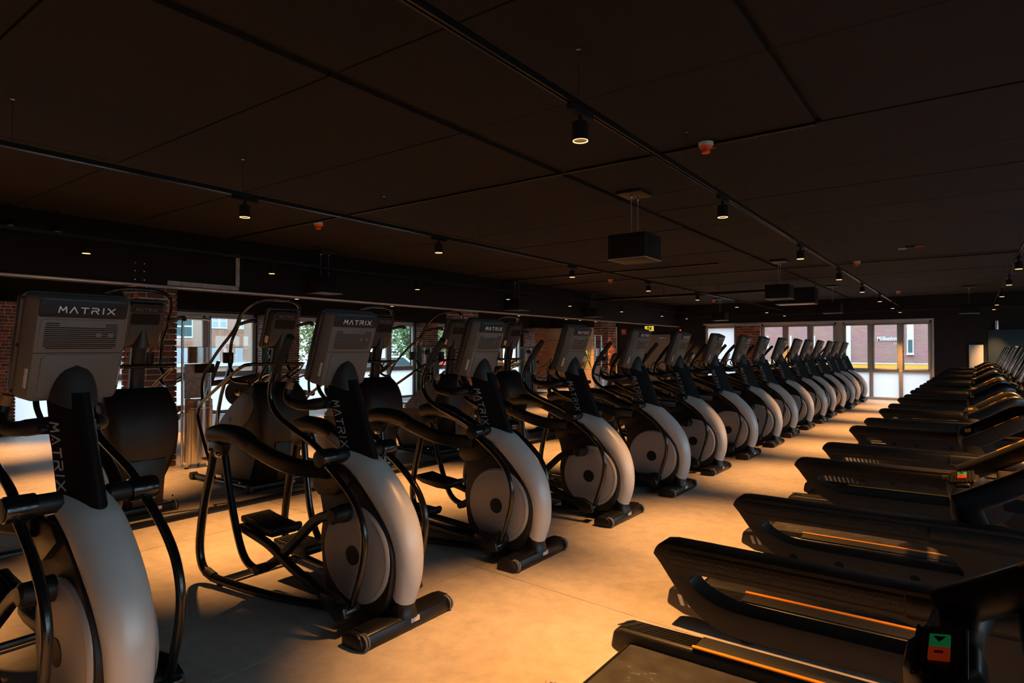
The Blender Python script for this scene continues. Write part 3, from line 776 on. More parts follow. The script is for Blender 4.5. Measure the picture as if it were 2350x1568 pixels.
        MB().tube([V(-1.465, .90, .31), V(-1.50, .76, .312), V(-1.575, .52, .318), V(-1.625, .26, .32), V(-1.60, .12, .318), V(-1.52, .065, .312), V(-1.38, .048, .30), V(-.95, .042, .25), V(-.5, .048, .15), V(-.3, .055, .10)], .027, 12, 5).build('rear_leg', m_gloss, t)
        MB().tube([V(-1.545, .078, .314), V(-1.47, .057, .308)], .032, 12, 0).build('leg_clamp', m_rubber, t)
        if up:
            hx, hz = -.345, .615; bx, bz = -.945, .215; pc = (-1.10, .425); tilt = -.16; link = [(-1.36, .89), (-1.30, .66), (-1.215, .42), (-1.13, .265), (-1.03, .21), (-.93, .215)]
            arm_p = [(-.22, .125), (-.45, .20), (-.66, .26), (-.80, .31), (-.95, .36), (-1.24, .41)]; cpl = [(bx, bz), (-.80, .31), (-.65, .455), (-.52, .565), (hx, hz)]
        else:
            hx, hz = -.225, .15; bx, bz = -1.0, .175; pc = (-1.12, .225); tilt = -.08; link = [(-1.36, .89), (-1.33, .66), (-1.28, .40), (-1.20, .235), (-1.10, .175), (-1.0, .175)]
            arm_p = [(-.22, .125), (-.45, .15), (-.66, .16), (-.80, .17), (-.95, .18), (-1.24, .205)]; cpl = [(bx, bz), (-.80, .155), (-.60, .16), (-.42, .165), (hx, hz)]
        MB().tube([V(x, z, .30) for x, z in link], .0235, 12, 5).build('pendulum_link', m_gloss, t)
        MB().cyl(V(bx-.02, bz-.005, .225), V(bx-.02, bz-.005, .325), .028, 16).build('link_joint', m_rubber, t, bevel=.004)
        MB().sweep([V(x, z, .245 if i < 2 else (.215 if i == 2 else .195)) for i, (x, z) in enumerate(cpl)], rrect(.058, .042, .35), smooth=4).build('crank_coupler', m_satin, t)
        MB().lathe([(.052, .125*s), (.052, .17*s), (.047, .18*s), (.047, .235*s), (.035, .245*s), (.001, .246*s)], (hx, 0, hz), 'y', 24, caps=False).build('crank_hub', m_plastic, t)
        MB().sweep([V(x, z, .264-.003*i) for i, (x, z) in enumerate(arm_p)], rrect(.05, .045, .3), smooth=4).build('pedal_arm', m_satin, t)
        px, pz = pc; ct, sn = math.cos(tilt), math.sin(tilt)
        def PP(a, v, h): return (px+a*ct-h*sn, v*s, pz+a*sn+h*ct)
        prof = [(-.19, .02), (-.185, -.02), (-.10, -.035), (.06, -.03), (.17, -.012), (.19, .03), (.17, .055), (.12, .032), (-.1, .018)]
        ped = MB().loft([[PP(a, .02, h) for a, h in prof], [PP(a, .232, h) for a, h in prof]]).build('pedal', m_plastic, t, bevel=.012)
        for k in range(7):
            v = .045+k*.024
            MB().loft([[PP(-.15, v, .017), PP(-.15, v+.011, .017), PP(-.15, v+.011, .024), PP(-.15, v, .024)], [PP(.07, v, .026), PP(.07, v+.011, .026), PP(.07, v+.011, .033), PP(.07, v, .033)]]).build('pedal_rib', m_rubber, ped, smooth=False)
    # --- rear floor bar and feet
    MB().tube([(-1.44, -.3, .03), (-1.44, .3, .03)], .02, 10, 0).build('rear_crossbar', m_gloss, t)
    for s in (-1, 1): MB().cyl((-1.44, .27*s, 0), (-1.44, .27*s, .035), .028, 14).build('rubber_foot', m_rubber, t)
    return t

EX = -2.565
ellY = [2.465+1.375*(k-1) for k in range(8)]
ellY += [ellY[-1]+1.32*(k+1) for k in range(8)]
ellY[0] = 1.045
eA, eB = make_elliptical(), make_elliptical(True)
used = {}
variant = [0, 0, 1, 0, 1, 0, 1, 0, 1, 1, 0, 1, 0, 1, 0, 1]
for k, y in enumerate(ellY):
    p = (eA, eB)[variant[k]]
    o = copy_tree(p) if variant[k] in used else p
    used[variant[k]] = 1
    o.location = (EX+(.02*math.sin(k*2.1)), y, 0)
    o['label'] = 'silver and black elliptical trainer, %s in its row counted from the far windows' % ORD[15-k]
    o['group'] = 'elliptical trainers in the front row'

# ================================================================== TREADMILLS
def make_treadmill():
    t = thing('treadmill', 'x', 'treadmill')
    # deck and belt
    MB().box(-1.30, .30, -.30, .30, .10, .175).build('deck_frame', m_satin, t, bevel=.008)
    prof = [(.12, .178), (-1.27, .178), (-1.30, .172), (-1.318, .155), (-1.322, .135), (-1.31, .11), (-1.28, .098), (-1.2, .098), (-1.2, .104), (-1.275, .106),
            (-1.30, .118), (-1.308, .137), (-1.303, .155), (-1.29, .166), (-1.265, .170), (.12, .170)]
    belt = MB().prism(prof, -.272, .272).build('running_belt', m_belt, t, smooth=True, angle=40)
    mk = MB()
    rnd = random.Random(3)
    for cx_, cy_ in ((-1.12, .03), (-.75, .12), (-.45, -.1), (-.1, .08)):
        for k in range(16):
            x, y = cx_+rnd.uniform(-.08, .08), cy_+rnd.uniform(-.07, .07)
            mk.obox((x, y, .1785), (.014, .004, 0), (-.003, .009, 0), (0, 0, .0006))
    mk.build('tread_mark', m_belt2, belt, smooth=False)
    for k in range(3):
        MB().obox((-1.0+.085*k, -.235, .1788), (.05, .03, 0), (-.004, .006, 0), (0, 0, .0008)).build('belt_arrow', m_white, belt, smooth=False)
    for s in (-1, 1):
        fr = MB().prism([(-1.40, .125), (-1.385, .21), (-1.34, .228), (.10, .235), (.10, .06), (-1.0, .06), (-1.30, .085)], .285*s, .43*s).build('side_frame', m_side, t, bevel=.018, bseg=3)
        MB().prism([(-.98, .150), (-.9, .205), (.05, .21), (.05, .14), (-.9, .12)], .4285*s, .433*s).build('side_panel', m_hood, fr, bevel=.002)
        for k in range(5):
            v = (.315+.022*k)*s
            MB().tube([(-1.35+.02*k, v+.0*s, .229), (-1.21, v, .231), (-.99, v, .2335)], .0035, 6, 2).build('step_rib', m_plastic, fr)
        for k in range(4):
            MB().obox((-1.345+.045*k, .36*s, .231), (.05, .09*s, 0), (-.004, .004, 0), (0, 0, .004)).build('step_rib', m_plastic, fr, smooth=False)
        MB().box(-1.0, .04, min(.286*s, .308*s), max(.286*s, .308*s), .234, .2425).build('orange_strip', m_orange, fr, bevel=.003)
        MB().box(-.99, .05, min(.315*s, .42*s), max(.315*s, .42*s), .2335, .2385).build('foot_strip', m_rubber, fr, bevel=.002)
        for k in range(9):
            MB().obox((-1.31+.042*k, .4325*s, .165), (.022-.002*k, 0, 0), (0, .004, 0), (-.02, 0, .055)).build('vent_slit', m_greyring, fr, smooth=False)
        for x in (-.97, .38):
            lv = MB().cyl((x, .36*s, .02), (x, .36*s, .10), .012, 10).build('leveller', m_gloss, t)
            MB().lathe([(.001, .024), (.030, .022), (.034, .010), (.034, 0), (.001, 0)], (x, .36*s, 0), seg=18, caps=False).build('leveller_pad', m_rubber, lv)
        MB().cyl((.5, .33*s, .045), (.5, .40*s, .045), .045, 16).build('transport_wheel', m_rubber, t)
    # motor hood
    rings = []
    for x, h, w in ((-.02, .20, .40), (.04, .27, .415), (.16, .33, .42), (.40, .34, .42), (.56, .30, .41), (.64, .22, .39), (.66, .12, .37)):
        rings.append([(x, -w, .06), (x, -w, .06+(h-.06)*.6), (x, -w*.93, h-.02), (x, -w*.75, h), (x, w*.75, h), (x, w*.93, h-.02), (x, w, .06+(h-.06)*.6), (x, w, .06)])
    MB().loft(rings).build('motor_hood', m_hood, t, bevel=.01)
    # uprights, handrails
    outer = [(-.593, 1.070), (-.584, 1.089), (-.555, 1.099), (-.40, 1.098), (-.25, 1.098), (-.10, 1.098), (.03, 1.10), (.10, 1.095), (.14, 1.06), (.13, 1.0), (.10, .95),
             (.05, .925), (-.05, .92), (-.2, .92), (-.31, .92), (-.40, .922), (-.44, .928), (-.475, .944), (-.51, .97), (-.545, 1.01), (-.575, 1.05)]
    inner = [(-.505, 1.024), (-.500, 1.034), (-.490, 1.040), (-.40, 1.041), (-.25, 1.041), (-.13, 1.040), (-.09, 1.036), (-.06, 1.026), (-.035, 1.008), (-.018, .985), (-.018, .974),
             (-.03, .977), (-.08, .976), (-.2, .976), (-.31, .976), (-.38, .977), (-.415, .979), (-.44, .984), (-.465, .992), (-.488, 1.004), (-.500, 1.015)]
    outer = [(p.x, p.z) for p in spline([(a, 0, b) for a, b in outer+outer[:1]], 2)[:-1]]
    inner = [(p.x, p.z) for p in spline([(a, 0, b) for a, b in inner+inner[:1]], 2)[:-1]]
    n = len(outer)
    for s in (-1, 1):
        y0, y1 = .382*s, .450*s
        vs = [(a, y0, b) for a, b in outer]+[(a, y0, b) for a, b in inner]+[(a, y1, b) for a, b in outer]+[(a, y1, b) for a, b in inner]
        fs = []
        for i in range(n):
            j = (i+1) % n
            fs += [(i, j, n+j, n+i), (2*n+i, 3*n+i, 3*n+j, 2*n+j), (i, 2*n+i, 2*n+j, j), (n+i, n+j, 3*n+j, 3*n+i)]
        hr = MB().add(vs, fs).build('handrail', m_side, t, bevel=.011, bseg=3)
        sec = rrect(.056, .073, .32, 4)
        MB().sweep([(-.55, .416*s, 1.0695), (-.3, .416*s, 1.0695), (-.09, .416*s, 1.0695)], sec, smooth=2).build('grip_sleeve', m_grip, hr)
        MB().sweep([(-.087, .416*s, 1.068), (.03, .416*s, 1.068), (.13, .416*s, 1.066), (.22, .410*s, 1.05), (.30, .40*s, 1.0)], rrect(.062, .08, .4, 4), smooth=3).build('rail_elbow', m_side, t)
        for x in (-.42, -.30, -.12):
            MB().cyl((x, .449*s, .943), (x, .4515*s, .943), .012, 14).build('screw_cap', m_black, hr)
        MB().prism([(.03, 1.03), (.10, 1.085), (.24, 1.06), (.33, .98), (.44, .70), (.58, .20), (.30, .20), (.22, .60), (.13, .90), (.06, .95)], .385*s, .445*s).build('upright', m_side, t, bevel=.02, bseg=3)
        # console support arm and slanted grip
        g = MB().sweep([(-.03, .27*s, 1.115), (.06, .27*s, 1.165), (.16, .27*s, 1.225), (.205, .265*s, 1.235), (.24, .25*s, 1.215)], rrect(.062, .052, .35, 4), smooth=4, scale=lambda f: 1 if f < .8 else 1-.9*(f-.8)).build('pulse_grip', m_hood, t)
        MB().obox((.115, .27*s, 1.2315), Vector((.86, 0, .51))*.10, (0, .022, 0), Vector((-.51, 0, .86))*.006).build('grip_button', m_orange, g, bevel=.002)
        MB().obox((.03, .27*s, 1.181), Vector((.86, 0, .51))*.12, (0, .007, 0), Vector((-.51, 0, .86))*.005).build('grip_line', m_silverframe, g, bevel=.001)
        MB().tube([(.26, .40*s, 1.02), (.33, .33*s, 1.12), (.38, .22*s, 1.25)], .028, 12, 5).build('console_arm', m_side, t)
    # crossbar with keypad head
    cb = MB().sweep([(.01, -.40, 1.070), (-.005, -.30, 1.088), (-.012, -.15, 1.098), (-.012, 0, 1.102), (-.012, .15, 1.098), (-.005, .30, 1.088), (.01, .40, 1.070)], rrect(.075, .062, .4, 4), ref=(0, 0, 1), smooth=3).build('crossbar', m_side, t)
    e1 = Vector((0, .995, .10)); e2 = Vector((.985, 0, .17)); e3 = e2.cross(e1).normalized(); kc = Vector((-.018, 0, 1.130))
    oc = [(.080*math.cos(R(22.5+45*k)), .046*math.sin(R(22.5+45*k))) for k in range(8)]
    hd = MB().loft([[kc+e1*a*f+e2*b*f+e3*h for a, b in oc] for f, h in ((1.0, -.05), (1.08, -.01), (1.0, .016), (.86, .022))]).build('keypad_head', m_side, cb, bevel=.004)
    kp = MB().obox(kc+e3*.022, e1*.130, e2*.062, e3*.004).build('keypad_plate', m_plastic, cb, bevel=.002)
    for k in range(7): MB().obox(kc+e3*.0245+e2*(-.027+.009*k), e1*.128, e2*.004, e3*.003).build('keypad_rib', m_side, kp, smooth=False)
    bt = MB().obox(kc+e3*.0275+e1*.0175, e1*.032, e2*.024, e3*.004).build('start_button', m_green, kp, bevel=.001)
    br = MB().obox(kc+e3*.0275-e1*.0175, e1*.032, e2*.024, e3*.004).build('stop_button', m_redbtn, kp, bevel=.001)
    tri = MB(); q = kc+e3*.030+e1*.0175
    tri.add([q+e1*.007-e2*.007, q+e1*.007+e2*.007, q-e1*.008, q+e1*.007-e2*.007+e3*.0005, q+e1*.007+e2*.007+e3*.0005, q-e1*.008+e3*.0005], [(0, 1, 2), (3, 5, 4), (0, 3, 4, 1), (1, 4, 5, 2), (2, 5, 3, 0)])
    tri.build('start_symbol', m_black, bt, smooth=False)
    q = kc+e3*.030-e1*.0175
    MB().obox(q, e1*.006, e2*.010, e3*.0008).build('stop_symbol', m_red, br, smooth=False)
    # tray and console
    ty = MB()
    ty.sweep([(.16, -.26, 1.13), (.16, 0, 1.125), (.16, .26, 1.13)], rrect(.18, .035, .3), ref=(0, 0, 1), smooth=3)
    tray = ty.build('tray', m_side, t)
    for s in (-1, 1): MB().lathe([(.048, 1.142), (.052, 1.150), (.044, 1.152), (.040, 1.145), (.038, 1.10), (.001, 1.10)], (.16, .17*s, 0), seg=24, caps=False).build('cup_holder', m_pad, tray)
    EY = Vector((0, 1, 0)); dn = Vector((-.20, 0, -.40)).normalized(); nn = Vector((-.894, 0, .447)); tp = Vector((.535, 0, 1.615))
    def slab(a0, a1, w, n0, n1, rr):
        sec = rrect(a1-a0, w, rr/min(a1-a0, w), 5)
        return MB().loft([[tp+dn*((a0+a1)/2+p[0])+EY*p[1]+nn*n0 for p in sec], [tp+dn*((a0+a1)/2+p[0])+EY*p[1]+nn*n1 for p in sec]])
    c = slab(0, .43, .56, -.055, -.01, .05).build('console_shell', m_console, t, bevel=.01)
    slab(.004, .426, .552, -.012, .004, .05).build('console_rim', m_silverframe, c, bevel=.004)
    slab(.02, .41, .52, .003, .008, .035).build('screen', m_screen, c, bevel=.002)
    slab(.30, .35, .03, .0075, .0095, .004).build('label', m_sticker, c)
    MB().sweep([(.30, 0, 1.22), (.27, 0, 1.16), (.22, 0, 1.12)], rrect(.06, .40, .3), smooth=3).build('console_neck', m_side, t)
    return t
tm0 = make_treadmill()
tmY = [2.41+1.37*(k-1) for k in range(14)]
tmY[0] = 1.005
for k, y in enumerate(tmY):
    o = tm0 if k == 0 else copy_tree(tm0)
    o.location = (.009*(y-2.4), y, 0)
    o['label'] = 'black treadmill with long looped handrails, %s in its row counted from the far windows' % ORD[13-k]
    o['group'] = 'treadmills in a row'

# ================================================================== STAIR CLIMBERS
def make_climber():
    t = thing('stair_climber', 'x', 'stair climber')
    rings = []
    lv = [(.05, -.80, .04, .17), (.12, -.90, .08, .18), (.25, -.93, .14, .20), (.42, -.88, .22, .24), (.58, -.74, .265, .285), (.75, -.52, .28, .305), (.92, -.31, .26, .31), (1.06, -.14, .205, .30), (1.15, -.03, .13, .28), (1.19, .02, .08, .25)]
    Q = spline([(z, a, b) for z, a, b, w in lv], 3); W = spline([(z, w, 0) for z, a, b, w in lv], 3)
    for q, w in zip(Q, W):
        z, a, b, hw = q.x, q.y, q.z, w.y; r = min(.07, hw*.4)
        rings.append([(a, -hw*.8, z), (a+.02, -hw, z), ((a+b)/2, -hw, z), (b-r*1.3, -hw, z), (b-r*.35, -hw+r*.45, z), (b, -hw+r*1.3, z), (b+.015, 0, z), (b, hw-r*1.3, z), (b-r*.35, hw-r*.45, z), (b-r*1.3, hw, z), ((a+b)/2, hw, z), (a+.02, hw, z), (a, hw*.8, z)])
    body = MB().loft(rings).build('stair_housing', m_plastic, t, angle=50)
    lt, dt = lettering('MATRIX', (.222, -.16, .985), (0, 1, 0), (-.25, 0, 1), .32, .032, sw=.12)
    lt.build('housing_lettering', m_greyring, body, smooth=False)
    MB().prism([(-.13, .14), (-.16, .55), (.16, .55), (.13, .14)], .262, .275, 'x').build('front_plate', m_satin, body, bevel=.006)
    for s in (-1, 1):
        pn = MB().prism([(-.10, 1.085), (.06, 1.06), (.10, .95), (.0, .78), (-.16, .68), (-.62, .68), (-.55, .76), (-.34, .93)], .300*s, .322*s).build('side_panel', m_console, body, bevel=.006)
        l2, d2 = lettering('X', (-.36, .3235*s, .74), (-s*-.8, 0, -s*-.55) if s == 1 else (.8, 0, .55), (-.55, 0, .8), .05, .05, sw=.1)
        l2.build('panel_mark', m_black, pn, smooth=False)
        MB().prism([(-.80, .10), (-.86, .42), (-.66, .58), (-.30, .60), (.02, .42), (-.12, .12)], .215*s, .262*s).build('lower_panel', m_console, body, bevel=.01)
        MB().tube([(.05, .29*s, .05), (-.6, .29*s, .05), (-1.22, .29*s, .05)], .03, 10, 2).build('base_tube', m_gloss, t)
        MB().cyl((-1.2, .26*s, .045), (-1.2, .33*s, .045), .045, 16).build('rear_roller', m_rubber, t)
        rail = MB().tube([(-.66, .33*s, .08), (-.80, .345*s, .36), (-.975, .36*s, .74), (-.962, .36*s, .86), (-.90, .36*s, .93), (-.80, .36*s, .99), (-.37, .36*s, 1.215), (-.06, .355*s, 1.365), (.06, .32*s, 1.392), (.09, .22*s, 1.395), (.09, 0, 1.395)], .0185, 10, 4).build('side_rail', m_gloss, t)
        MB().tube([(-.30, .355*s, 1.245), (-.20, .35*s, 1.20), (-.02, .30*s, 1.19)], .016, 8, 4).build('rail_brace', m_gloss, t)
        MB().tube([(-.88, .362*s, .945), (-.86, .365*s, 1.22), (-.58, .365*s, 1.50), (-.22, .36*s, 1.76), (-.08, .35*s, 1.94), (.04, .28*s, 2.06), (.09, .14*s, 2.105), (.10, 0, 2.11)], [.0165, .0165, .0165, .018, .021, .021], 10, 5).build('overhead_arch', m_gloss, t)
        MB().tube([(-.10, .352*s, 1.90), (-.15, .357*s, 1.80), (-.25, .36*s, 1.66), (-.285, .36*s, 1.53), (-.30, .36*s, 1.38), (-.22, .36*s, 1.29)], .0165, 10, 4).build('arch_brace', m_gloss, t)
        MB().tube([(-.14, .357*s, 1.82), (.02, .355*s, 1.85), (.18, .35*s, 1.86), (.20, .35*s, 1.83)], [.016, .019, .021, .021], 10, 4).build('grip_stub', m_rubber, t)
        cu = MB().lathe([(.001, 1.40), (.052, 1.40), (.056, 1.41), (.058, 1.52), (.053, 1.52), (.05, 1.42), (.001, 1.415)], (-.44, .30*s, 0), seg=20, caps=False).build('bottle_holder', m_plastic, t)
        for x, z in ((-.06, .06), (-.10, 1.30)):
            MB().lathe([(.012, .36*s+.010*s), (.010, .36*s+.018*s), (.001, .36*s+.02*s)], (x, 0, z+.05), 'y', 12, caps=False).build('bolt', m_chrome, t)
    for k in range(4):
        x, z = -1.0+.2*k, .26+.2*k
        MB().box(x-.13, x+.10, -.24, .24, z-.025, z).build('stair_step', m_rubber, t, bevel=.006)
    ft = MB().box(-.03, .10, -.33, .33, .015, .085).build('front_foot', m_satin, t, bevel=.014)
    for s in (-1, 1):
        MB().cyl((.06, .30*s, .045), (.06, .36*s, .045), .045, 18).build('transport_wheel', m_rubber, ft, bevel=.004)
        MB().lathe([(.046, -.003), (.048, 0), (.046, .003)], (.06, .335*s, .045), 'y', 18, caps=False).build('wheel_ring', m_greyring, ft)
    MB().box(.099, .103, .08, .20, .04, .07).build('floor_label', m_sticker, ft)
    # mast and console
    MB().sweep([(.0, 0, 1.10), (.03, 0, 1.35), (.07, 0, 1.56), (.10, 0, 1.68)], rrect(.09, .12, .3), smooth=3).build('mast', m_satin, t)
    d = Vector((-.14, 0, -.40)).normalized(); nrm = Vector((.944, 0, -.33)).normalized(); top = Vector((.24, 0, 1.96)); yv = Vector((0, 1, 0))
    def cp(a, v, n): return top+d*a+yv*v+nrm*n
    def slab(a0, a1, w, n0, n1, rr=.03):
        sec = rrect(a1-a0, w, rr/min(a1-a0, w), 4); ca = (a0+a1)/2
        return MB().loft([[cp(ca+p[0], p[1], n0) for p in sec], [cp(ca+p[0], p[1], n1) for p in sec]])
    bz = slab(-.02, .44, .40, -.11, -.07).build('console_bezel', m_console_d, t, bevel=.008)
    s0, s1 = rrect(.43, .36, .08, 4), rrect(.375, .30, .1, 4)
    hs = MB().loft([[cp(.205+p[0], p[1], -.07) for p in s0], [cp(.20+p[0], p[1], 0) for p in s1]]).build('console_housing', m_console_d, t, bevel=.004)
    slab(-.005, .075, .27, -.003, .003, .012).build('navy_header', m_navy, hs)
    lt, dt = lettering('MATRIX', cp(.062, -.09, .0045), yv, -d, .18, .028, sw=.15); lt.build('console_lettering', m_dimprint, hs, smooth=False)
    slab(.085, .19, .25, -.003, .003, .015).build('vent_panel', m_black, hs)
    slab(.21, .37, .25, -.003, .003, .02).build('lower_panel', m_console_d, hs, bevel=.001)
    for s in (-1, 1):
        c0 = cp(.325, s*.168, -.035); MB().obox(c0, d*.075, nrm*.034+yv*(-s*.0148), (yv*s+nrm*.38).normalized()*.004).build('side_sticker', m_sticker, hs, smooth=False)
    MB().loft([[cp(.40-.2*f, .075*(1-f*.85)*math.cos(R(180-15*j)), (-.02+.08*math.sin(R(15*j))*(1-f*.8))) for j in range(13)] for f in (0, .25, .5, .75, 1)]).build('mast_cover', m_console_d, t, angle=50)
    slab(.0, .36, .34, -.1125, -.109, .01).build('screen', m_screen, bz)
    return t
cl0 = make_climber()
clY = [2.62+1.45*k for k in range(5)]
for k, y in enumerate(clY):
    o = cl0 if k == 0 else copy_tree(cl0)
    o.location = (-6.3, y, 0)
    o['label'] = 'black stair climber with overhead arch rail, %s in its row counted from the bikes' % ORD[4-k]
    o['group'] = 'stair climbers behind the ellipticals'

# ================================================================== UPRIGHT BIKES
def make_bike():
    t = thing('exercise_bike', 'x', 'exercise bike')
    for x in (-.45, .48):
        MB().tube([(x, -.28, .04), (x, .28, .04)], .035, 12, 0).build('floor_bar', m_gloss, t)
    prof = [(-.12, .22), (-.02, .12), (.25, .10), (.46, .22), (.52, .42), (.44, .62), (.26, .72), (.08, .66), (-.06, .48)]
    P = spline([(a, 0, b) for a, b in prof+[prof[0]]], 3)[:-1]
    MB().prism([(p.x, p.z) for p in P], -.075, .075).build('drive_housing', m_plastic, t, bevel=.025, bseg=3)
    MB().sweep([(-.48, 0, .06), (.1, 0, .09), (.50, 0, .06)], rrect(.08, .1), smooth=3).build('base_beam', m_satin, t)
    MB().sweep([(-.02, 0, .40), (-.16, 0, .66), (-.22, 0, .86)], rrect(.07, .06, .35), smooth=3).build('seat_post', m_gloss, t)
    MB().loft([[(-.36+.28*f, (.115-.085*f**1.4)*math.cos(R(30*j)), .90+.035*math.sin(R(30*j))) for j in range(12)] for f in (0, .1, .3, .5, .7, .9, 1)]).build('saddle', m_rubber, t, bevel=.008)
    MB().sweep([(.30, 0, .66), (.37, 0, .96), (.44, 0, 1.23)], rrect(.10, .08, .35), smooth=3).build('mast', m_satin, t)
    for s in (-1, 1):
        MB().tube([(.36, 0, 1.02), (.34, .14*s, 1.03), (.20, .22*s, 1.05), (.08, .22*s, 1.12), (.14, .18*s, 1.24), (.24, .17*s, 1.26)], .017, 10, 4).build('handlebar', m_rubber, t)
        cr = MB().obox((.12+.08*s, .10*s, .34), (.17, 0, .02), (0, .02, 0), (0, 0, .03)).build('crank_arm', m_steel, t, bevel=.004)
        MB().box(.12+.16*s-.05, .12+.16*s+.05, min(.11*s, .20*s), max(.11*s, .20*s), .33+.01*s, .36+.01*s).build('pedal', m_rubber, t, bevel=.006)
    d = Vector((-.35, 0, -.93)).normalized(); n = Vector((.93, 0, -.35)).normalized(); top = Vector((.54, 0, 1.47)); y = Vector((0, 1, 0))
    sec = rrect(.30, .26, .42, 6)
    c = MB().loft([[top+d*(.15+p[0]*f)+y*p[1]*f+n*h for p in sec] for f, h in ((.9, -.07), (1, -.055), (1, -.02), (.85, .005), (.6, .02))]).build('console', m_console_d, t, bevel=.004)
    sec2 = rrect(.11, .17, .3, 4)
    MB().loft([[top+d*(.08+p[0])+y*p[1]+n*.014 for p in sec2], [top+d*(.08+p[0])+y*p[1]+n*.024 for p in sec2]]).build('console_back_panel', m_shutter, c)
    return t
bk0 = make_bike()
bkY = [9.75, 11.1, 12.45, 13.9, 15.25, 16.7, 18.1, 19.5]
for k, y in enumerate(bkY):
    o = bk0 if k == 0 else copy_tree(bk0)
    o.location = (-6.1, y, 0)
    o['label'] = 'black upright exercise bike, %s in its row counted from the far windows' % ORD[7-k]
    o['group'] = 'exercise bikes behind the ellipticals'

# ================================================================== WIPES DISPENSER STANDS
def make_stand():
    t = thing('wipes_dispenser', 'x', 'dispenser stand')
    b = MB().lathe([(.001, .06), (.165, .06), (.17, .065), (.17, .74), (.173, .742), (.173, .80), (.17, .82), (.17, .88), (.165, .885), (.15, .88), (.15, .80), (.001, .80)], seg=40, caps=False).build('waste_bin', m_steel, t)
    MB().lathe([(.172, .775), (.176, .78), (.172, .785)], seg=40, caps=False).build('bin_ring', m_chrome, b)
    for k in range(3):
        a = R(30+120*k); MB().cyl((.12*math.cos(a), .12*math.sin(a), 0), (.12*math.cos(a), .12*math.sin(a), .06), .02, 12).build('bin_foot', m_chrome, t)
    MB().tube([(-.06, -.185, 0), (-.06, -.185, 1.0), (-.06, -.185, 1.88), (-.06, -.17, 1.945), (-.06, -.12, 1.965), (-.06, 0, 1.965), (-.06, .12, 1.965), (-.06, .17, 1.945), (-.06, .185, 1.88), (-.06, .185, 1.0), (-.06, .185, 0)], .016, 12, 3).build('tube_frame', m_steel, t)
    for s in (-1, 1):
        MB().tube([(.10, .20*s, 0), (.10, .20*s, .72), (-.06, .20*s, .72)], .012, 10, 0).build('guard_post', m_steel, t)
        MB().lathe([(.001, .02), (.03, .018), (.034, 0), (.001, 0)], (.10, .20*s, 0), seg=14, caps=False).build('post_foot', m_chrome, t)
    MB().box(-.09, -.07, -.15, .10, .90, 1.36).build('speckled_panel', m_perf, t, bevel=.004)
    MB().box(-.07, .09, -.02, .17, 1.24, 1.36).build('bracket', m_black, t, bevel=.006)
    MB().lathe([(.001, 1.37), (.118, 1.37), (.122, 1.375), (.122, 1.585), (.118, 1.59), (.001, 1.59)], (.03, -.03, 0), seg=36, caps=False).build('wipe_drum', m_steel, t)
    MB().cyl((-.05, 0, 1.45), (.0, 0, 1.45), .03, 12).build('drum_mount', m_black, t)
    return t
w0 = make_stand(); w0.location = (-8.33, 4.25, 0); w0['label'] = 'chrome wipes dispenser with round waste bin beside the first brick column'; w0['group'] = 'wipes dispensers'
w1 = copy_tree(w0); w1.location = (-8.35, 15.55, 0); w1['label'] = 'chrome wipes dispenser in front of the brick column nearest the exit sign'

# ================================================================== STRENGTH MACHINES BY THE WINDOWS
def make_tower(pad):
    t = thing('cable_tower', 'x', 'cable machine')
    MB().box(-.55, .55, -.45, .45, .0, .06).build('base_frame', m_gloss, t, bevel=.008)
    for s in (-1, 1):
        MB().box(-.10, .10, .28*s-.02, .28*s+.02, .06, 1.62).build('side_panel', m_teal, t, bevel=.01)
    MB().box(-.12, .12, -.32, .32, 1.60, 1.66).build('top_cap', m_teal, t, bevel=.015)
    for s in (-1, 1): MB().cyl((0, .11*s, .06), (0, .11*s, 1.6), .012, 10).build('guide_rod', m_chrome, t)
    for k in range(14): MB().box(-.07, .07, -.2, .2, .10+.048*k, .142+.048*k).build('weight_plate', m_satin, t, bevel=.003)
    MB().cyl((.0, -.05, 1.48), (.0, .05, 1.48), .07, 20).build('pulley', m_plastic, t)
    MB().tube([(0, 0, .8), (0, 0, 1.45)], .004, 6, 0).build('cable', m_black, t)
    MB().sweep([(.1, 0, .42), (.4, 0, .43), (.75, 0, .44)], rrect(.08, .32, .4), smooth=2).build('seat_pad', m_rubber, t)
    MB().sweep([(.16, 0, .55), (.12, 0, .8), (.06, 0, 1.1)], rrect(.08, .3, .4), smooth=2).build('back_pad', m_rubber, t)
    MB().box(.3, .38, -.04, .04, .06, .40).build('seat_post', m_gloss, t, bevel=.006)
    for s in (-1, 1):
        MB().cyl((.85, .05*s, .55), (.85, .3*s, .55), .06, 16).build('roller_pad', pad, t, bevel=.012)
        MB().cyl((.62, .05*s, .28), (.62, .27*s, .28), .055, 16).build('roller_pad', pad, t, bevel=.012)
        MB().cyl((.28, .05*s, 1.12), (.28, .26*s, 1.12), .05, 16).build('roller_pad', pad, t, bevel=.012)
        MB().tube([(.5, .2*s, .9), (.8, .34*s, 1.05), (.95, .34*s, 1.25)], .02, 10, 4).build('handle_arm', m_gloss, t)
    MB().tube([(.5, 0, .3), (.7, 0, .4), (.85, 0, .55)], .025, 10, 4).build('lever', m_gloss, t)
    return t
ta, tb = make_tower(m_pad), make_tower(m_rubber)
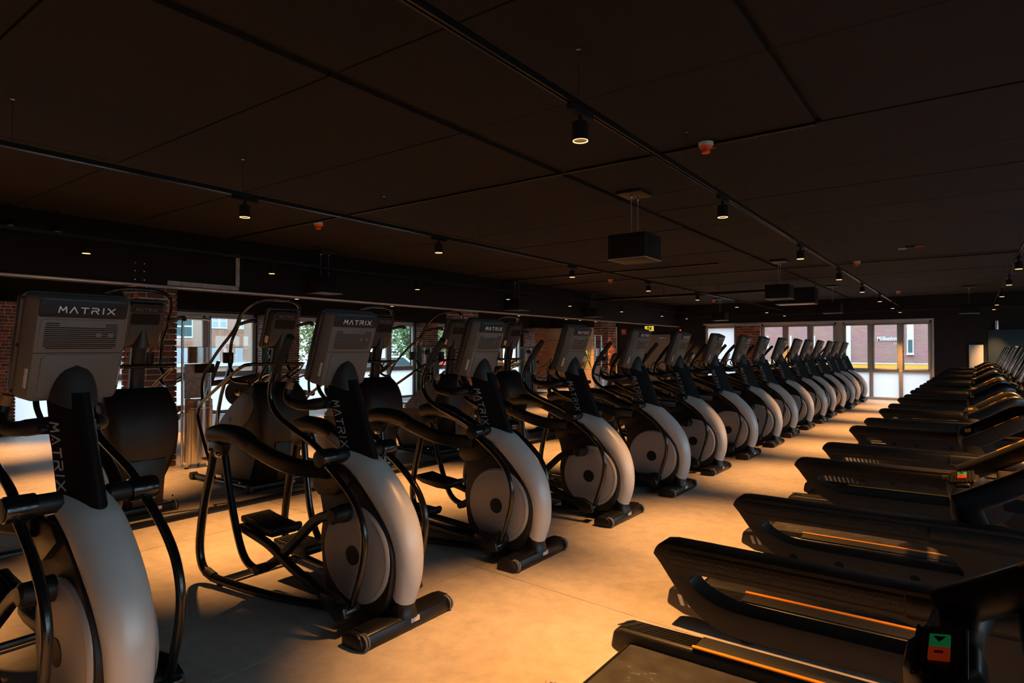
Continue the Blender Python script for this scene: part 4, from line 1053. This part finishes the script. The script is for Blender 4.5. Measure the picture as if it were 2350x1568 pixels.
spots = [(-12.6, 8.05, 80, 1, 'petrol and black cable machine in front of the brick house window'), (-12.3, 10.0, 60, 0, 'petrol cable machine with tan rollers beside the wide window pillar'),
         (-11.2, 11.6, 95, 0, 'petrol cable machine with tan rollers behind the third stair climber'), (-12.7, 13.0, 75, 1, 'petrol and black cable machine in front of the tree'),
         (-12.5, 15.9, 60, 0, 'petrol cable machine with tan rollers past the narrow window pillar'), (-12.5, 18.0, 90, 1, 'petrol and black cable machine near the plywood wall'),
         (-12.4, 5.2, 70, 1, 'petrol and black cable machine behind the first brick column')]
ua = {}
for x, y, a, v, l in spots:
    p = (ta, tb)[v]; o = copy_tree(p) if v in ua else p; ua[v] = 1
    o.location = (x, y, 0); o.rotation_euler = (0, 0, R(a)); o['label'] = l; o['group'] = 'cable machines by the windows'
def make_press():
    t = thing('plate_loaded_machine', 'x', 'weight machine')
    for s in (-1, 1):
        MB().tube([(-.8, .35*s, .04), (.7, .35*s, .04)], .04, 8, 0).build('floor_tube', m_gloss, t)
        MB().tube([(-.6, .35*s, .04), (-.5, .33*s, .7), (-.3, .3*s, 1.35)], .035, 8, 3).build('upright', m_gloss, t)
        for k in range(2):
            MB().lathe([(.02, .40*s+.05*k*s), (.22, .40*s+.05*k*s), (.225, .42*s+.05*k*s), (.215, .44*s+.05*k*s), (.10, .44*s+.05*k*s), (.09, .43*s+.05*k*s), (.02, .43*s+.05*k*s)], (.1, 0, .8), 'y', 28, caps=False).build('weight_disc', m_rubber, t)
        MB().lathe([(.001, .505*s), (.05, .50*s), (.055, .49*s), (.001, .49*s)], (.1, 0, .8), 'y', 20, caps=False).build('disc_collar', m_chrome, t)
    MB().tube([(.1, -.5, .8), (.1, .5, .8)], .022, 10, 0).build('axle', m_chrome, t)
    MB().sweep([(-.5, 0, .95), (-.1, 0, 1.0), (.3, 0, 1.08)], rrect(.10, .3, .4), smooth=2).build('chest_pad', m_rubber, t)
    MB().sweep([(-.1, 0, .45), (.3, 0, .46), (.6, 0, .5)], rrect(.10, .34, .4), smooth=2).build('seat_pad', m_rubber, t)
    MB().box(.2, .3, -.04, .04, .04, .42).build('seat_post', m_gloss, t, bevel=.006)
    MB().tube([(.1, -.3, .8), (.5, -.3, 1.1), (.7, -.2, 1.1)], .02, 8, 3).build('lever_arm', m_steel, t)
    MB().tube([(.1, .3, .8), (.5, .3, 1.1), (.7, .2, 1.1)], .02, 8, 3).build('lever_arm', m_steel, t)
    return t
pr0 = make_press(); pr0.location = (-10.6, 6.2, 0); pr0.rotation_euler = (0, 0, R(40)); pr0['label'] = 'black plate loaded weight machine behind the chrome wipes dispenser'
for x, y, a, l in ((-10.4, 13.2, 20, 'black plate loaded weight machine beyond the second brick column'), (-10.8, 1.6, 60, 'black plate loaded weight machine in front of the first window pillar')):
    o = copy_tree(pr0); o.location = (x, y, 0); o.rotation_euler = (0, 0, R(a)); o['label'] = l

# cable duct and cables on the floor
du = thing('cable_duct', 'long black cable duct on the floor in front of the stair climbers', 'cable duct', (-5.85, 0, 0))
for k in range(6):
    MB().prism([(-.055, 0), (-.045, .035), (.045, .035), (.055, 0)], -1.0+2.02*k, 1.0+2.02*k).build('duct_cover', m_satin, du, bevel=.004)
for k, (y, a) in enumerate(((2.95, .1), (4.3, -.1), (5.75, .15), (7.2, 0))):
    c = MB().tube([(-6.15, y-.25, .006), (-6.09, y-.05, .006), (-6.0, y+.18+a, .006), (-6.08, y+.32, .006), (-5.99, y+.42+a, .006), (-5.925, y+.30, .006)], .005, 6, 6).build('power_cable', m_rubber)
    tag(c, 'loose black power cable between stair climber and floor duct, %s from the bikes' % ORD[3-k], 'cable', 'power cables on the floor')

# plant and chair by the plywood wall
pl = thing('potted_plant', 'green leafy plant in a dark pot by the plywood wall', 'plant', (-12.0, 20.8, 0))
MB().lathe([(.001, 0), (.14, 0), (.19, .35), (.17, .35), (.15, .3), (.001, .3)], seg=20, caps=False).build('pot', m_plastic, pl)
rnd = random.Random(5)
for k in range(16):
    a = rnd.uniform(0, 6.28); rr = rnd.uniform(.2, .45); h = rnd.uniform(.75, 1.3)
    p = [(0, 0, .3), (rr*.3*math.cos(a), rr*.3*math.sin(a), .3+h*.6), (rr*.8*math.cos(a), rr*.8*math.sin(a), .25+h), (rr*1.2*math.cos(a), rr*1.2*math.sin(a), h*.95)]
    MB().sweep(p, [(-.002, -.035), (.002, 0), (-.002, .035), (-.004, 0)], ref=(-math.sin(a), math.cos(a), .01), smooth=4, scale=lambda f: .25+math.sin(f*3.1)).build('leaf', m_leaf, pl)
ch = thing('training_bench', 'black adjustable bench standing upright by the plywood wall', 'bench', (-10.9, 20.9, 0), R(-60))
MB().sweep([(.1, 0, .5), (-.02, 0, .85), (-.10, 0, 1.25)], rrect(.08, .3, .4), smooth=2).build('backrest', m_rubber, ch)
MB().sweep([(.12, 0, .46), (.35, 0, .44), (.5, 0, .46)], rrect(.08, .3, .4), smooth=2).build('seat', m_rubber, ch)
MB().tube([(-.4, 0, .05), (.1, 0, .38), (.55, 0, .05)], .03, 8, 0).build('bench_frame', m_gloss, ch)
for x in (-.4, .55): MB().tube([(x, -.25, .035), (x, .25, .035)], .03, 8, 0).build('floor_bar', m_gloss, ch)

# ================================================================== OUTDOORS
SINY, COSY = math.sin(YAW), math.cos(YAW)
def pray(px, py):
    F = Vector((-SINY*math.cos(PITCH), COSY*math.cos(PITCH), math.sin(PITCH))); Rr = Vector((COSY, SINY, 0)); U = Rr.cross(F)
    return F+Rr*((px-1175)/FPX)+U*((784-py)/FPX)
def atY(px, py, Y): d = pray(px, py); return Vector((0, 0, CAM_H))+d*(Y/d.y)
def atX(px, py, X): d = pray(px, py); return Vector((0, 0, CAM_H))+d*(X/d.x)
tag(MB().box(-60, 40, FAR_Y+.3, 60, -.4, -.15).box(-60, LEFT_X-.3, -30, FAR_Y+.3, -.4, -.15).box(RIGHT_X+.3, 40, -30, FAR_Y+.3, -.4, -.15).build('street', m_asphalt, smooth=False), 'grey asphalt yard and street outside the windows', 'street')['kind'] = 'structure'
# far brick building
BY = 33.0
mb, mp = brickwall_mat('pink_brick_wall', (.50, .24, .21), (.43, .20, .18), (.52, .33, .30)); mp.inputs['Rotation'].default_value = (R(-90), 0, 0)
fb = thing('brick_building', 'long pink brick building with white lettering beyond the far windows', 'building', (-8, BY, -.15))
def L8(v): return v-Vector((-8, BY, -.15))
MB().box(-16, 30, 0, 6, 0, 9).build('brick_wall', mb, fb, smooth=False)
def facade_box(name, px0, px1, py0, py1, mat, out=.05, parent=fb):
    a, b = L8(atY(px0, py0, BY)), L8(atY(px1, py1, BY))
    return MB().box(min(a.x, b.x), max(a.x, b.x), -out, .02, min(a.z, b.z), max(a.z, b.z)).build(name, mat, parent, smooth=False)
facade_box('white_pier', 1941, 1953, 700, 833, m_render, .08)
facade_box('white_pier', 2081, 2097, 700, 779, m_render, .06)
wf = facade_box('window_frame', 2081, 2097, 779, 812, m_render, .07)
facade_box('window_pane', 2084, 2094.5, 780, 810, m_exglass, .075, fb)
facade_box('window_sill', 2080, 2098, 812, 815, m_render, .14)
facade_box('window_frame', 1760, 1764, 771, 800, m_render, .06)
facade_box('window_frame', 1813, 1817, 771, 800, m_render, .06)
facade_box('window_frame', 1867, 1871, 771, 800, m_render, .06)
fc = bpy.data.curves.new('lettering', 'FONT'); fc.body = 'M\u00f6llession'; fc.size = 1; fc.extrude = .02; fc.offset = .025
tmp = bpy.data.objects.new('lettering_source', fc); C.objects.link(tmp)
bpy.context.view_layer.update()
me = bpy.data.meshes.new_from_object(tmp.evaluated_get(bpy.context.evaluated_depsgraph_get()))
C.objects.unlink(tmp); bpy.data.objects.remove(tmp)
a, b = L8(atY(2013, 782, BY)), L8(atY(2058, 772, BY))
w = max(v.co.x for v in me.vertices); h = .72
lo = bpy.data.objects.new('wall_lettering', me); C.objects.link(lo); lo.parent = fb
me.materials.clear(); me.materials.append(m_carw)
lo.rotation_euler = (R(90), 0, 0); lo.location = (a.x, -.03, a.z); lo.scale = ((b.x-a.x)/w, (b.z-a.z)/h, 1)
for px in (2050, 2054, 2057):
    facade_box('small_mark', px, px+1.6, 789, 790.5, m_carw, .02)
yw = thing('yellow_barrier', 'low yellow wall with white coping in front of the pink building', 'wall', (-8, 30.0, -.15))
p0, p1 = atY(2000, 845, 30), atY(2000, 835.5, 30); p2 = atY(2000, 833, 30)
MB().box(-14, 28, -.1, .1, 0, p1.z+.15).build('yellow_wall', m_yellow, yw, smooth=False)
MB().box(-14, 28, -.12, .12, p1.z+.15, p2.z+.15).build('white_coping', m_render, yw, smooth=False)
# left brick house
LX = -27.0
mb2, mp2 = brickwall_mat('orange_brick_wall', (.54, .24, .155), (.46, .19, .12), (.54, .34, .26)); mp2.inputs['Rotation'].default_value = (R(-90), 0, R(90))
lh = thing('brick_house', 'orange brick house with white windows beyond the left windows', 'house', (LX, 12, -.15))
def L9(v): return v-Vector((LX, 12, -.15))
def house_box(name, px0, px1, py0, py1, mat, out=.05, parent=lh):
    a, b = L9(atX(px0, py0, LX)), L9(atX(px1, py1, LX))
    return MB().box(-.02, out, min(a.y, b.y), max(a.y, b.y), min(a.z, b.z), max(a.z, b.z)).build(name, mat, parent, smooth=False)
e = L9(atX(592, 760, LX))
MB().box(-8, 0, -30, e.y, 0, 10).build('brick_wall', mb2, lh, smooth=False)
for px0, px1, py0, py1 in ((395, 441, 712, 776), (484, 520, 712, 755), (545, 558, 712, 756), (290, 360, 700, 776)):
    house_box('window_frame', px0, px1, py0, py1, m_render, .05)
    wdt = (px1-px0)/2
    for k in range(2):
        house_box('window_pane', px0+2.5+k*wdt, px0+wdt-2.5+k*wdt, py0+2, py1-(py1-py0)*.45, m_exglass if px0 < 450 else m_shutter, .06)
        house_box('window_pane', px0+2.5+k*wdt, px0+wdt-2.5+k*wdt, py1-(py1-py0)*.40, py1-4, m_exglass if px0 < 450 else m_shutter, .06)
m_clad = M('brown_cladding', (.40, .20, .13), .7, var=.2, scale=5)
for k in range(18):
    house_box('cladding_board', 486+k*4, 489.3+k*4, 757, 797, m_clad, .04)
for k in range(11):
    house_box('cladding_board', 398+k*4, 401.3+k*4, 782, 797, m_clad, .04)
house_box('downpipe', 583, 591, 700, 850, m_render, .12)
for px0, px1 in ((398, 440), (486, 503), (540, 556)):
    house_box('shutter', px0, px1, 799, 832, m_shutter, .05)
house_box('white_base_band', 395, 583, 834, 839, m_render, .08)
ph = thing('pale_house', 'pale rendered house behind the trees beyond the left windows', 'house', (-36, 36, -.15))
MB().box(-5, 0, -4, 16, 0, 9).build('rendered_wall', m_render, ph, smooth=False)
for k in range(4): MB().box(0, .05, -2+k*3, -.9+k*3, 3.2, 4.6).build('window_pane', m_exglass, ph, smooth=False)
def tree(label, loc, rx, rz, zc, leaf, seed, n=2600):
    t = thing('tree', label, 'tree', loc)
    MB().tube([(0, 0, 0), (.1, .05, zc*.5), (-.05, .1, zc)], [.16, .12, .06], 10, 4).build('trunk', m_bark, t)
    rnd = random.Random(seed)
    for k in range(6):
        a = k*1.05; MB().tube([(0, 0, zc*.55), (rx*.4*math.cos(a), rx*.4*math.sin(a), zc), (rx*.8*math.cos(a), rx*.8*math.sin(a), zc+rz*.4)], [.06, .03, .015], 6, 3).build('branch', m_bark, t)
    m = MB()
    for k in range(n):
        while True:
            p = Vector((rnd.uniform(-1, 1), rnd.uniform(-1, 1), rnd.uniform(-1, 1)))
            if .3 < p.length < 1: break
        c = Vector((p.x*rx, p.y*rx, zc+p.z*rz)); u = Vector((rnd.gauss(0, 1), rnd.gauss(0, 1), rnd.gauss(0, 1))).normalized()
        v = u.orthogonal().normalized(); s = rnd.uniform(.07, .16)
        m.add([c-u*s, c+v*s*.45, c+u*s, c-v*s*.45], [(0, 1, 2, 3)])
    f = m.build('foliage', leaf, t, smooth=False); f['kind'] = 'stuff'
a = atX(728, 780, -23); tree('leafy street tree beside the brick house', (a.x, a.y, -.15), 1.9, 2.2, 3.2, m_leaf2, 1)
a = atX(938, 780, -24); tree('dense green tree beyond the third left window', (a.x, a.y, -.15), 1.8, 2.3, 3.3, m_leaf, 2)
a = atX(1010, 790, -25); tree('small yellowish tree in front of the pale house', (a.x, a.y, -.15), 1.4, 1.2, 2.2, m_leaf2, 3, 1500)
def car(label, loc, mat, rz):
    t = thing('parked_car', label, 'car', loc, rz)
    prof = [(-2.1, .35), (-2.1, .85), (-1.7, .95), (-1.1, 1.42), (.5, 1.45), (1.2, .98), (2.0, .85), (2.1, .4)]
    MB().prism(prof, -.85, .85).build('car_body', mat, t, bevel=.08, bseg=3)
    for s in (-1, 1):
        MB().prism([(-1.45, .98), (-1.02, 1.36), (.42, 1.38), (.98, .99)], .852*s, .86*s).build('side_glass', m_exglass, t, smooth=False)
        for x in (-1.3, 1.3): MB().cyl((x, .65*s, .32), (x, .88*s, .32), .32, 20).build('wheel', m_rubber, t)
    return t
a = atX(880, 840, -20); car('white car parked outside the left windows', (a.x, a.y, -.15), m_carw, R(80))
a = atX(1190, 830, -19); car('red car parked outside the left windows', (a.x, a.y-3.5, -.15), m_carr, R(85))
